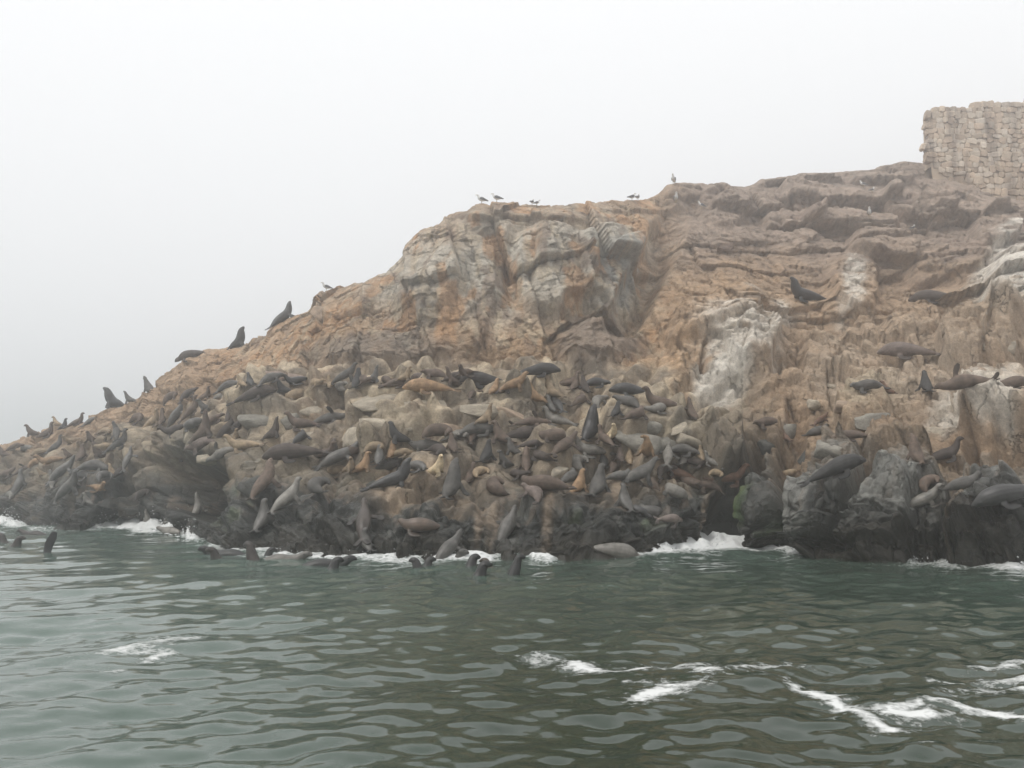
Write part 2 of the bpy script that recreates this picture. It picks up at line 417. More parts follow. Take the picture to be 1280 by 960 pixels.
col = lerp(col, (.38, .225, .12), zcl * sstep(.02, .24, fbm(P0 * np.array([1.1, 1.1, .13]) + 50, 4, 163)) * .75)
col = lerp(col, PALE, zcl * sstep(.1, .42, -streak2 + .3 * med) * .55)
col = lerp(col, (.22, .175, .14), blob(745, 435, 50, 44, -28, .3, .2) * .85)
col = lerp(col, (.19, .165, .14), blob(490, 445, 90, 18, 0) * .7)
for a in [(925, 432, 64, 46, -30), (1258, 360, 38, 56, 12), (1258, 360, 38, 56, 12), (1062, 360, 16, 34, 5), (905, 478, 36, 24, -20), (1180, 520, 26, 22, -30), (1245, 515, 40, 26, 0), (1232, 580, 26, 22, 30)]:
    col = lerp(col, WHITE, sstep(.1, .85, blob(*a, .7, .5) * (.85 + .8 * med)) * .75)
col = lerp(col, OCH, blob(858, 455, 14, 46, 18) * .55)
col = lerp(col, (.36, .30, .235), zr * sstep(560, 480, py_) * sstep(960, 1040, px_) * (.5 + .5 * big))
for a in [(480, 520, 46, 24, -15), (520, 495, 50, 14, 0), (620, 505, 60, 18, 0), (690, 510, 24, 18, 0), (690, 575, 22, 20, 0), (300, 550, 60, 18, 0), (180, 545, 30, 20, 0), (345, 590, 40, 30, 0), (800, 530, 50, 24, 0), (880, 540, 50, 24, 0), (1090, 510, 40, 30, -20)]:
    col = lerp(col, PALE, blob(*a) * (.6 + .8 * med))
col = lerp(col, (.20, .145, .115), zh * sstep(.15, .5, fbm(P0 * np.array([.5, .5, 1.6]) + 9, 4, 171)) * sstep(400, 330, py_) * .55)
# wet, weed-grown foot of the rock
wet_line = np.interp(px_, [-260, 0, 100, 180, 250, 300, 400, 500, 600, 700, 800, 880, 930, 1000, 1100, 1200, 1300], [606, 602, 602, 606, 585, 600, 604, 612, 618, 610, 606, 600, 570, 590, 606, 606, 600])
wm = sstep(-22, 26, py_ - wet_line + 34 * big + 26 * med)
col = lerp(col, (.105, .094, .075), sstep(-95, 0, py_ - wet_line + 45 * med + 40 * big) * .6 * (vi <= ROWV[6]))
col = lerp(col, (.15, .135, .108), zc * sstep(-.1, .45, -med + .5 * (Hs - .5)) * .55)
dark = lerp(np.tile(np.array(WET), (len(P0), 1)), SLATE, sstep(-.05, .35, med) * .6)
dark = lerp(dark, (.165, .163, .148), sstep(960, 1000, px_) * sstep(-.5, .0, big + .3 * med) * sstep(690, 645, py_))
dark = lerp(dark, (.17, .13, .10), sstep(.22, .5, streak2 + .5 * med) * sstep(670, 610, py_) * .8)
low = sstep(34, 8, wpy[:, None].repeat(NV, 1).ravel() - py_ + 26 * big)
dark = lerp(dark, ALGA, low * .8)
dark = lerp(dark, (.07, .05, .03), sstep(.1, .4, med) * low * sstep(320, 150, px_))
wmask = wm * (vi <= ROWV[7])
col = col * (1 - wmask[:, None]) + dark * wmask[:, None]
for a in [(615, 650, 7, 34, 6), (598, 655, 5, 26, 4), (683, 655, 6, 34, 4), (888, 640, 5, 30, 2), (770, 602, 7, 30, -10), (830, 605, 12, 12, 0), (1215, 650, 7, 50, 22), (1170, 540, 6, 30, 0), (500, 600, 50, 8, -8), (480, 618, 40, 9, 0), (560, 622, 34, 8, 0)]:
    col = lerp(col, (.36, .27, .19), blob(*a, .7, .5) * (.45 + .6 * med))
col = lerp(col, GRN, blob(952, 638, 8, 13, 10) * .6 + blob(985, 655, 10, 14) * .4 + blob(760, 655, 50, 14) * sstep(.1, .5, med) * .5 + blob(300, 640, 40, 20) * sstep(.1, .5, med) * .4)
col *= (1 + .16 * fine + .16 * med + .12 * (h3 - .5) + .10 * (h2 - .5) + .22 * zcl * (Hc - .5) + .25 * zc * (Hs - .5) + .2 * zh * (Hh - .5) + .2 * zr * (Hr - .5))[:, None]
col = np.clip(col, .012, .8)
wetness = np.clip(wmask, 0, 1)

# ------------------------------------------------------------------ sea lions: where they are (photo pixel of the spot they rest on)
# px, py, pose, heading (0 faces picture right, 90 away, 180 left, 270 towards the boat), scale, coat
L = []
def A(*rows_):
    L.extend(rows_)
GS = .75
SKY_SPOTS = {(40, 557), (142, 517), (162, 508), (186, 508), (71, 536), (80, 536), (238, 457), (299, 432), (356, 402), (96, 534)}
A( # low point at the island's end
 (40, 557, 'sit', 190, .9, 'grey'), (142, 517, 'bsit', 190, 1.18, 'dark'), (162, 508, 'sit_up', 170, .8, 'grey'), (186, 508, 'sit_up', 130, 1.1, 'grey'),
 (18, 560, 'prone', 0, .9, 'brown'), (4, 570, 'sit', 170, .9, 'grey'), (33, 562, 'prone', 180, .9, 'pale'), (58, 545, 'prone_up', 0, 1.0, 'brown'),
 (71, 536, 'sit', 180, .75, 'tan'), (80, 536, 'sit', 0, .75, 'dark'), (96, 534, 'prone_up', 0, .85, 'grey'), (113, 528, 'prone', 0, .9, 'grey'),
 (92, 553, 'prone', 180, .9, 'tan'), (70, 560, 'prone', 0, .95, 'grey'), (52, 566, 'prone', 180, .9, 'tan'), (62, 577, 'prone_up', 180, 1.0, 'gold'),
 (86, 572, 'sit', 200, .8, 'brown'), (102, 573, 'sit', 70, .95, 'grey'), (124, 572, 'bsit', 200, .8, 'brown'), (148, 556, 'prone', 30, 1.1, 'grey'),
 (79, 590, 'climb', 30, 1.15, 'grey'), (118, 587, 'prone', 0, 1.2, 'grey'), (26, 612, 'crawl', 50, 1.15, 'grey'), (129, 598, 'curl', 60, .9, 'grey'),
 (140, 592, 'sit', 160, .7, 'tan'), (88, 616, 'crawl', 20, 1.3, 'grey'), (109, 629, 'sit', 160, .7, 'pale'), (13, 620, 'prone', 10, .9, 'pale'),
 (7, 594, 'prone', 40, 1.0, 'brown'), (52, 594, 'sit', 200, .65, 'tan'), (114, 552, 'sit', 250, .8, 'brown'), (133, 541, 'prone', 10, .9, 'tan'),
 (45, 580, 'curl', 0, .9, 'grey'), (105, 597, 'prone', 30, 1.0, 'grey'), (66, 604, 'prone', 35, 1.0, 'pale'), (152, 590, 'prone', 70, .9, 'dk'),
 (135, 560, 'side', 180, .9, 'tan'), (28, 588, 'side', 0, .9, 'brown'), (160, 575, 'climb', 60, .9, 'grey'), (122, 612, 'prone', 20, .9, 'grey'))
A( # round the dark overhang
 (238, 457, 'prone', 180, 1.15, 'dk'), (213, 499, 'curl', 10, .95, 'brown'), (235, 494, 'prone', 0, .9, 'dk'), (255, 497, 'prone_up', 0, .8, 'brown'),
 (203, 527, 'sit', 80, .95, 'brown'), (222, 519, 'climb', 30, 1.15, 'grey'), (239, 515, 'prone', 20, 1.0, 'grey'), (256, 513, 'sit', 190, .9, 'grey'),
 (254, 545, 'sit_up', 25, 1.3, 'brown'), (241, 531, 'curl', 180, .9, 'grey'), (218, 539, 'prone_up', 180, .95, 'dk'), (190, 529, 'prone', 20, .95, 'tan'),
 (172, 524, 'prone', 0, 1.0, 'brown'), (146, 543, 'prone', 160, .9, 'grey'), (283, 539, 'climb', 30, .95, 'dk'), (252, 558, 'prone', 180, 1.1, 'rose'),
 (228, 574, 'sit', 200, .9, 'brown'), (279, 568, 'side', 200, .95, 'pale'), (294, 549, 'sit', 330, .65, 'tan'), (288, 522, 'sit', 80, 1.0, 'grey'),
 (274, 499, 'curl', 0, .8, 'pale'), (305, 560, 'prone_up', 170, 1.0, 'tan'), (247, 641, 'sit_up', 60, 1.1, 'pale'), (184, 656, 'sit_up', 30, .8, 'pale'),
 (177, 619, 'curl', 20, .85, 'dk'), (217, 669, 'crawl', 150, .9, 'pale'), (266, 527, 'prone', 10, .9, 'brown'), (297, 532, 'prone', 0, .9, 'dk'))
A( # skyline bulls
 (299, 432, 'bsit', 10, 1.03, 'dark'), (356, 402, 'bclimb', 35, 1.01, 'dark'))
A( # under the ochre cliff
 (286, 483, 'prone', 0, 1.0, 'grey'), (313, 480, 'sit', 120, .7, 'dark'), (302, 482, 'sit', 150, .7, 'tan'), (318, 497, 'bprone', 0, 1.05, 'dk'),
 (339, 475, 'prone', 0, .9, 'grey'), (371, 478, 'prone', 180, .95, 'dark'), (354, 490, 'sit', 160, .8, 'dark'), (371, 496, 'curl', 200, .95, 'grey'),
 (396, 481, 'prone', 0, .85, 'tan'), (412, 483, 'sit', 90, .7, 'tan'), (342, 546, 'sit_up', 20, .95, 'dk'), (378, 533, 'prone_up', 170, 1.0, 'brown'),
 (411, 526, 'side', 0, 1.1, 'grey'), (368, 571, 'bprone', 180, 1.23, 'dk'), (417, 572, 'bsit', 80, .75, 'dk'), (377, 549, 'prone', 0, .8, 'dark'),
 (433, 475, 'crawl', 10, .9, 'grey'), (447, 482, 'sit', 70, .95, 'dark'), (427, 485, 'curl', 90, .8, 'pale'), (467, 476, 'sit_up', 20, .8, 'grey'),
 (484, 477, 'prone', 180, .85, 'brown'), (497, 481, 'prone_up', 10, .85, 'brown'), (507, 474, 'sit', 0, .7, 'tan'), (536, 488, 'bprone', 180, 1.05, 'gold'),
 (522, 473, 'curl', 0, .6, 'rose'), (543, 470, 'prone', 180, .8, 'brown'), (455, 478, 'prone', 0, .9, 'brown'), (565, 480, 'sit_up', 200, .9, 'grey'))
A( # among the pale slabs
 (497, 552, 'turn', 190, 1.05, 'dark'), (546, 544, 'curl', 10, 1.2, 'brown'), (534, 562, 'prone', 180, 1.15, 'grey'), (562, 547, 'prone', 0, .9, 'pale'),
 (566, 562, 'sit', 100, .8, 'brown'), (474, 577, 'sit', 85, .85, 'grey'), (454, 588, 'sit', 20, .95, 'gold'), (425, 575, 'climb', 30, 1.15, 'grey'),
 (437, 589, 'turn', 330, .75, 'tan'), (490, 569, 'sit', 80, .75, 'gold'), (500, 568, 'prone', 40, .8, 'tan'), (407, 570, 'prone', 20, .9, 'brown'),
 (432, 552, 'sit', 100, .65, 'tan'), (545, 593, 'turn', 350, .95, 'cream'), (492, 605, 'blie', 20, 1.0, 'dark'), (489, 585, 'prone', 20, 1.05, 'grey'),
 (565, 618, 'bsit', 75, 1.18, 'grey'), (588, 602, 'sit', 60, .95, 'brown'), (398, 611, 'curl', 80, 1.1, 'grey'), (420, 592, 'prone', 30, 1.0, 'tan'),
 (333, 612, 'bcrawl', 50, 1.0, 'brown'), (361, 632, 'crawl', 45, 1.1, 'pale'), (328, 655, 'sit', 70, 1.15, 'grey'), (522, 586, 'prone', 0, .9, 'grey'),
 (443, 566, 'prone', 10, .9, 'brown'), (468, 562, 'curl', 0, .8, 'tan'), (548, 566, 'prone', 0, .9, 'grey'))
A( # foot of the grey cliff
 (568, 474, 'prone', 0, .8, 'dk'), (582, 468, 'prone', 180, .9, 'brown'), (605, 480, 'bprone', 180, 1.15, 'dark'), (618, 490, 'sit', 60, .75, 'grey'),
 (643, 487, 'crawl', 10, .85, 'gold'), (668, 501, 'sit', 170, 1.05, 'gold'), (690, 495, 'sit', 160, 1.0, 'tan'), (696, 507, 'climb', 110, .9, 'dark'),
 (672, 467, 'bprone', 0, 1.0, 'dark'), (709, 481, 'prone_up', 20, .85, 'brown'), (607, 528, 'sit_up', 20, .85, 'tan'), (626, 552, 'sit', 150, 1.1, 'brown'),
 (600, 540, 'prone', 0, 1.15, 'grey'), (656, 546, 'prone', 0, 1.2, 'dk'), (692, 548, 'curl', 200, 1.1, 'brown'), (697, 528, 'prone_up', 150, 1.0, 'pale'),
 (688, 512, 'sit', 120, .8, 'grey'), (706, 560, 'climb', 50, 1.05, 'brown'), (664, 530, 'side', 0, .9, 'brown'), (574, 545, 'curl', 0, .7, 'pale'),
 (593, 548, 'prone', 10, .8, 'brown'), (608, 574, 'sit', 70, .95, 'dark'), (658, 586, 'bsit', 85, .8, 'brown'), (631, 582, 'sit', 200, .8, 'grey'),
 (664, 557, 'prone', 0, .7, 'dk'), (719, 485, 'sit', 60, .75, 'brown'), (731, 488, 'sit', 110, .85, 'grey'), (745, 481, 'prone', 0, .95, 'dark'),
 (726, 503, 'prone', 0, .9, 'brown'), (748, 504, 'prone', 30, .9, 'pale'), (630, 490, 'sit', 20, .7, 'dk'), (592, 494, 'prone', 0, .7, 'brown'),
 (621, 614, 'bcurl', 100, .95, 'brown'), (679, 610, 'prone', 170, 1.2, 'brown'), (668, 621, 'prone', 165, 1.0, 'rose'), (641, 566, 'sit', 150, .8, 'grey'),
 (647, 596, 'prone', 20, .8, 'dk'), (600, 592, 'curl', 40, .8, 'grey'), (676, 572, 'prone', 90, .8, 'dk'))
A( # below the ochre gully and beside the cleft
 (738, 547, 'bsit', 60, 1.18, 'black'), (790, 492, 'bprone', 180, .95, 'dark'), (826, 508, 'prone_up', 175, 1.1, 'brown'), (785, 506, 'prone', 180, .95, 'grey'),
 (822, 513, 'prone', 160, .95, 'pale'), (796, 521, 'prone', 10, 1.0, 'brown'), (770, 518, 'sit', 60, .7, 'dark'), (864, 521, 'sit_up', 120, .9, 'brown'),
 (809, 570, 'turn', 250, 1.05, 'gold'), (765, 547, 'turn', 300, .75, 'cream'), (738, 567, 'prone', 185, 1.1, 'pale'), (757, 552, 'prone', 170, .85, 'brown'),
 (722, 582, 'curl', 80, 1.0, 'grey'), (776, 574, 'sit_up', 100, .75, 'rose'), (834, 572, 'climb', 80, .85, 'pale'), (853, 565, 'prone', 10, .95, 'grey'),
 (747, 615, 'sit', 60, 1.25, 'grey'), (723, 613, 'sit', 60, .95, 'gold'), (713, 600, 'prone', 20, .9, 'grey'), (781, 634, 'sit', 110, 1.05, 'grey'),
 (798, 602, 'crawl', 25, 1.1, 'grey'), (815, 608, 'curl', 90, .95, 'brown'), (849, 597, 'bprone', 160, .85, 'rust'), (866, 606, 'prone', 130, 1.0, 'brown'),
 (845, 616, 'curl', 150, .9, 'pale'), (787, 577, 'sit', 90, .7, 'tan'), (815, 641, 'curl', 190, .95, 'grey'), (838, 650, 'prone', 20, .75, 'rose'),
 (796, 638, 'prone', 10, .8, 'dark'), (856, 575, 'prone', 140, .85, 'pale'), (911, 599, 'prone_up', 20, 1.0, 'rust'), (895, 592, 'curl', 0, .6, 'tan'),
 (876, 572, 'sit', 100, .6, 'tan'), (870, 580, 'prone', 30, .8, 'dk'), (885, 609, 'prone', 140, .9, 'brown'), (767, 586, 'prone', 20, .8, 'brown'),
 (755, 580, 'sit', 100, .75, 'dark'), (890, 579, 'prone', 150, .6, 'pale'), (830, 590, 'prone', 20, .9, 'dk'), (775, 598, 'prone', 60, .8, 'grey'))
A( # wet rock just above the surf
 (456, 657, 'climb', 95, 1.15, 'dk'), (458, 684, 'turn', 110, .8, 'grey'), (523, 661, 'prone', 175, 1.1, 'brown'), (634, 663, 'climb', 80, 1.05, 'grey'),
 (560, 690, 'climb', 65, .95, 'grey'), (770, 693, 'prone', 0, 1.2, 'pale'))
A( # brown slope below the wall, and the grey outcrop beyond the cleft
 (1006, 374, 'blie', 180, 1.3, 'black'), (1168, 376, 'bprone', 165, 1.2, 'dk'), (1135, 444, 'bprone', 165, 1.25, 'rose'), (1083, 487, 'prone', 180, 1.1, 'grey'),
 (1109, 491, 'sit', 150, .7, 'rust'), (1158, 487, 'sit', 85, .95, 'dark'), (1207, 483, 'side', 180, 1.25, 'brown'), (1268, 483, 'prone', 180, 1.0, 'brown'),
 (1045, 591, 'bprone', 0, 1.06, 'dark'), (1024, 542, 'prone', 10, .85, 'grey'), (1064, 547, 'prone', 175, .95, 'brown'), (1026, 526, 'climb', 30, .6, 'rust'),
 (1146, 576, 'bsit', 85, .8, 'brown'), (1181, 572, 'prone_up', 0, .95, 'dk'), (1160, 608, 'bcurl', 30, .7, 'brown'), (1155, 631, 'crawl', 0, .95, 'pale'),
 (1206, 607, 'prone', 0, .95, 'grey'), (1262, 623, 'bprone', 175, 1.06, 'dark'), (988, 592, 'curl', 180, .6, 'tan'), (958, 531, 'prone', 180, .95, 'brown'),
 (982, 549, 'sit', 120, .55, 'rust'))
WATERL = [ # swimmers: px, py of the water line at the animal, pose, heading, scale, coat
 (3, 675, 'swim', 160, .9, 'dk'), (43, 666, 'swim_back', 170, .8, 'dk'), (68, 688, 'flipper_up', 200, 1.0, 'dark'), (285, 692, 'swim_back', 170, 1.0, 'dark'),
 (268, 695, 'swim', 200, .9, 'dk'), (314, 699, 'swim_up', 150, .95, 'dk'), (336, 694, 'swim', 20, .8, 'dark'), (405, 704, 'swim_back', 10, .9, 'dark'),
 (521, 709, 'swim', 150, .85, 'dark'), (535, 707, 'swim', 30, .8, 'dark'), (575, 699, 'swim', 330, 1.0, 'grey'), (590, 706, 'swim', 40, .95, 'dark'),
 (602, 716, 'swim', 20, .95, 'dark'), (609, 708, 'swim', 160, .75, 'brown'), (646, 712, 'swim_up', 20, .75, 'dark'), (418, 709, 'swim', 30, .9, 'dark'), (22, 679, 'swim', 10, .9, 'dk'), (352, 698, 'swim_back', 0, .9, 'pale')]
_k = random.Random(31)
def _turn(a, b, c, d, e):
    if c != 'prone' or e > 1.06 or a > 930: return d
    return d + _k.choice([-62, -38, 0, 35, 60])
L = [(a, b, c, d, e, (_k.choice(['brown', 'tan', 'pale', 'dk', 'gold']) if f == 'grey' and e < 1.05 and _k.random() < .3 else f)) for (a, b, c, d, e, f) in L]
L = [(a, b, c, _turn(a, b, c, d, e), e * (.93 if c == 'prone' and e < 1.15 else 1), f) for (a, b, c, d, e, f) in L]
L = [(a, b, (_k.choice(['prone', 'prone_b', 'prone_c', 'prone_c', 'prone_up', 'prone_b']) if c == 'prone' and (a, b) not in {(238, 457), (770, 693)} else c), d, e, f) for (a, b, c, d, e, f) in L]
COAT = {'grey': (.086, .081, .074), 'pale': (.17, .158, .14), 'tan': (.25, .187, .122), 'gold': (.235, .15, .085), 'cream': (.42, .335, .215), 'brown': (.10, .073, .056),
        'dk': (.058, .046, .039), 'dark': (.038, .037, .036), 'black': (.028, .027, .027), 'rose': (.14, .11, .095), 'rust': (.13, .075, .05)}
LEN = {'b': 2.4, 'f': 1.9}

# first ray cast: where each one rests, then press a ledge into the rock under it
quads = grid_faces(NU, NV)
def bvh_of(P):
    tri = quads
    return BVHTree.FromPolygons(P.tolist(), tri.tolist(), epsilon=0.0)
def cast(bvh, px, py, tries=14):
    for k in range(tries):
        d = Vector(pix_dir(px, py + k)).normalized()
        h, n, i, dist = bvh.ray_cast(Vector((0, 0, CAMZ)), d)
        if h is not None:
            if n.dot(d) > 0: n = -n
            return h, n, i
    return None, None, None
bvh = bvh_of(P)
spots = []
Pg = P.reshape(NU, NV, 3)
rng = random.Random(4)
for (px, py, pose, hd, sc, coat) in L:
    h, n, i = cast(bvh, px, py - 26, 60) if (px, py) in SKY_SPOTS else cast(bvh, px, py)
    sc *= GS
    if h is None:
        spots.append(None); continue
    q = quads[i][0]; iu, iv = q // NV, q % NV
    n0 = Vector(N0[iu, iv])
    k = .85 if 'climb' in pose else (.36 if pose in ('sit', 'sit_up', 'turn', 'bsit') else .62)
    up = (Vector((0, 0, 1)) * (1 - k) + n0 * k).normalized()
    ln = LEN['b' if pose[0] == 'b' else 'f'] * sc * (.5 if pose in ('sit', 'sit_up', 'turn', 'bsit', 'curl', 'bcurl') else .85)
    a = math.radians(hd + rng.uniform(-8, 8))
    fwd = Vector((math.cos(a), math.sin(a), 0))
    fwd = (fwd - up * fwd.dot(up)).normalized()
    lat = up.cross(fwd)
    ra, rb = ln * .55, .36 * sc + .1
    w = 70
    u0, u1, v0, v1 = max(iu - w, 0), min(iu + w, NU), max(iv - w, 0), min(iv + w, NV)
    loc = Pg[u0:u1, v0:v1]
    rel = loc - np.array(h)
    s = rel @ np.array(up); e = np.sqrt((rel @ np.array(fwd) / ra) ** 2 + (rel @ np.array(lat) / rb) ** 2)
    wt = (1 - sstep(.7, 2.0, e)) * (1 - sstep(.45, .8, np.abs(s))) * np.where(s < 0, .45 * (1 - sstep(.2, .4, -s)), 1)
    loc -= np.array(up)[None, None, :] * (s * wt * .85)[..., None]
    spots.append((h - n0 * ((.05 if pose[0] == 'b' else .13 * sc) if n0.z < .75 else .03), up, fwd, lat))
# sea and bodies have worn the colony's rock round: soften the sharpest fins there
Pb = blur(blur(Pg, 3, 0), 3, 1); zk = np.clip(zc * .85 + .35 * zw * (px_ < 960) + .9 * np.exp(-((px_ - 805) / 34) ** 2 - ((py_ - 310) / 60) ** 2), 0, .9).reshape(NU, NV, 1)
Pg = Pg * (1 - zk) + Pb * zk
P = Pg.reshape(-1, 3)

# ------------------------------------------------------------------ rock object
rock_m, t, p = new_mat('weathered_rock')
at = nd(t, 'ShaderNodeAttribute', _attribute_name='stone')
wt_ = nd(t, 'ShaderNodeAttribute', _attribute_name='wet')
geo = nd(t, 'ShaderNodeTexCoord')
nz = nd(t, 'ShaderNodeTexNoise', Scale=3.2, Detail=9.0, Roughness=.68)
nz2 = nd(t, 'ShaderNodeTexNoise', Scale=16.0, Detail=6.0, Roughness=.7)
vz = nd(t, 'ShaderNodeTexVoronoi', Scale=1.5, _feature='DISTANCE_TO_EDGE')
for n_ in (nz, nz2, vz): t.links.new(geo.outputs['Object'], n_.inputs['Vector'])
mr = nd(t, 'ShaderNodeMapRange'); mr.inputs[1].default_value = .3; mr.inputs[2].default_value = .7; mr.inputs[3].default_value = .66; mr.inputs[4].default_value = 1.3
t.links.new(nz.outputs['Fac'], mr.inputs[0])
mr2 = nd(t, 'ShaderNodeMapRange'); mr2.inputs[1].default_value = .3; mr2.inputs[2].default_value = .7; mr2.inputs[3].default_value = .72; mr2.inputs[4].default_value = 1.24
t.links.new(nz2.outputs['Fac'], mr2.inputs[0])
mm = nd(t, 'ShaderNodeMath', _operation='MULTIPLY'); t.links.new(mr.outputs[0], mm.inputs[0]); t.links.new(mr2.outputs[0], mm.inputs[1])
mc = nd(t, 'ShaderNodeVectorMath', _operation='SCALE'); t.links.new(at.outputs['Color'], mc.inputs[0]); t.links.new(mm.outputs[0], mc.inputs['Scale'])
t.links.new(mc.outputs[0], p.inputs['Base Color'])
rr_ = nd(t, 'ShaderNodeMapRange'); rr_.inputs[3].default_value = .92; rr_.inputs[4].default_value = .36
t.links.new(wt_.outputs['Fac'], rr_.inputs[0]); t.links.new(rr_.outputs[0], p.inputs['Roughness'])
p.inputs['Specular IOR Level'].default_value = .3
wpn = nd(t, 'ShaderNodeMixRGB', _blend_type='ADD'); wpn.inputs[0].default_value = .6; t.links.new(geo.outputs['Object'], wpn.inputs[1]); t.links.new(nz.outputs['Color'], wpn.inputs[2]); jm = nd(t, 'ShaderNodeMapping'); jm.inputs['Rotation'].default_value = (0, math.radians(17), 0); jm.inputs['Scale'].default_value = (.95, .95, .42); t.links.new(wpn.outputs[0], jm.inputs['Vector']); t.links.new(jm.outputs[0], vz.inputs['Vector'])
mk = nd(t, 'ShaderNodeTexNoise', Scale=.8, Detail=4.0); t.links.new(geo.outputs['Object'], mk.inputs['Vector'])
mkr = nd(t, 'ShaderNodeMapRange'); mkr.inputs[1].default_value = .46; mkr.inputs[2].default_value = .6; t.links.new(mk.outputs['Fac'], mkr.inputs[0])
vcl = nd(t, 'ShaderNodeMapRange'); vcl.inputs[2].default_value = .05; t.links.new(vz.outputs['Distance'], vcl.inputs[0])
vmx = nd(t, 'ShaderNodeMix'); vmx.inputs['A'].default_value = 1.0; t.links.new(mkr.outputs[0], vmx.inputs['Factor']); t.links.new(vcl.outputs[0], vmx.inputs['B'])
b0 = nd(t, 'ShaderNodeBump', Strength=.75, Distance=.14); t.links.new(vmx.outputs[0], b0.inputs['Height'])
b1 = nd(t, 'ShaderNodeBump', Strength=.85, Distance=.14); t.links.new(nz.outputs['Fac'], b1.inputs['Height']); t.links.new(b0.outputs[0], b1.inputs['Normal'])
b2 = nd(t, 'ShaderNodeBump', Strength=.6, Distance=.04); t.links.new(nz2.outputs['Fac'], b2.inputs['Height']); t.links.new(b1.outputs[0], b2.inputs['Normal'])
t.links.new(b2.outputs[0], p.inputs['Normal'])
me = mesh_np('rock_island', P, quads)
at_ = me.attributes.new('stone', 'FLOAT_COLOR', 'POINT')
at_.data.foreach_set('color', np.concatenate([col, np.ones((len(col), 1))], 1).astype(np.float32).ravel())
aw = me.attributes.new('wet', 'FLOAT', 'POINT'); aw.data.foreach_set('value', wetness.astype(np.float32))
rock = add_obj('rock_island', me, rock_m)
rock['kind'] = 'structure'
bvh = bvh_of(P)
# orientation: faces must look outwards
if me.polygons[quads.shape[0] // 3].normal.y > 0:
    me.flip_normals()

# ------------------------------------------------------------------ water
def spaced(a, b, f, mn):
    r = [a]
    while r[-1] < b: r.append(r[-1] + max(mn, f * r[-1]))
    return r
ys = list(np.linspace(-40, 2.6, 14)) + spaced(2.7, 62, .0042, .028) 
ys += list(np.geomspace(63.5, 700, 26))
ys = np.array(ys)
ss = np.concatenate([-np.geomspace(1.0, 12, 14)[::-1][:-1] * .62, np.linspace(-.62, .62, 470), np.geomspace(1.0, 12, 14)[1:] * .62])
YY, SS = np.meshgrid(ys, ss, indexing='ij')
XX = SS * (1.2 + np.maximum(YY, 1.0))
wr = np.random.default_rng(9)
ZZ = np.zeros_like(XX); DX = np.zeros_like(XX); DY = np.zeros_like(XX)
warp = fbm(np.stack([XX.ravel() / 7, YY.ravel() / 7, 0 * XX.ravel()], -1), 3, 301).reshape(XX.shape)
warp2 = fbm(np.stack([XX.ravel() / 2.4, YY.ravel() / 2.4, 0 * XX.ravel() + 5], -1), 3, 305).reshape(XX.shape)
gust = .75 + .5 * warp
NW = 80
for k in range(NW):
    lam = 0.24 * (6.5 / 0.24) ** (k / (NW - 1.0)) * wr.uniform(.93, 1.07)
    th = math.radians(-68) + wr.normal(0, .8)
    kk = 2 * math.pi / lam
    slope = .0262 * (1.15 if lam < .45 else (1.35 if lam < 1.0 else (.8 if lam < 3.0 else .5)))
    fade = np.clip((lam / (.0042 * np.maximum(YY, 1) * 3.2 + .06)) - 1, 0, 1)
    ph = kk * (XX * math.cos(th) + YY * math.sin(th)) + wr.uniform(0, 6.28) + 2.2 * warp * min(lam, 2) ** -.3 + .9 * warp2
    am = slope / kk * fade * gust
    ZZ += am * np.sin(ph) + am * .26 * np.cos(2 * ph)
far = np.clip((70 - YY) / 10, 0, 1) * np.clip((YY + 10) / 8, 0, 1)
ZZ *= far
# shore
pxw = 640 + F * XX / np.maximum(YY, 1) / 1.0
pyw_s = np.interp(pxw, WATER_PX, WATER_PY)
shx, shy = on_water(pxw, pyw_s)
ds = shy - YY                              # metres of water in front of the rock
inten = np.interp(pxw, [-260, -20, 10, 40, 70, 130, 160, 240, 255, 300, 340, 420, 440, 560, 600, 660, 740, 800, 830, 940, 1000, 1040, 1120, 1200, 1290], [.7, .8, 1, .6, .5, .7, 1.25, 1.2, .6, .55, .8, .75, .85, .85, .8, .65, .45, .85, 1.2, 1.3, 1.0, .5, .75, .8, .9])
widt = np.interp(pxw, [0, 40, 130, 180, 250, 300, 500, 620, 740, 820, 920, 1000, 1060, 1150, 1290], [2.2, 1.2, 2.2, 3.6, 1.6, 1.3, 1.25, 1.15, .8, 1.3, 1.9, 1.4, .9, 1.2, 1.6])
wp = np.stack([XX.ravel(), YY.ravel(), 0 * XX.ravel()], -1)
fn = fbm(wp / .9, 4, 401).reshape(XX.shape)
fn2 = fbm(wp * np.array([1 / .35, 1 / .5, 1]), 3, 405).reshape(XX.shape)
near = np.exp(-(np.maximum(ds, 0) / (widt * .55)) ** 2) * (ds > -3)
surge = inten * near * (YY > 20) * (YY < 60)
ZZ += surge * (.12 + .20 * np.maximum(fn, 0) + .15 * fn2) * np.interp(inten, [.5, 1.2], [.7, 1.5])
foam = np.clip(inten * 1.35 * np.exp(-(np.maximum(ds, 0) / (1.15 * widt)) ** 2) * (ds > -4) - .28 + .6 * fn + .25 * fn2, 0, 1.2) * (YY > 20) * (YY < 62)
foam = np.maximum(foam, .34 * sstep(7, 1, ds) * sstep(.15, .5, fn + .4 * fn2) * inten * (YY > 18) * (YY < 60))
warp3 = fbm(wp / .8 + 9, 3, 411).reshape(XX.shape); warp4 = fbm(wp / .8 + 30, 3, 415).reshape(XX.shape)
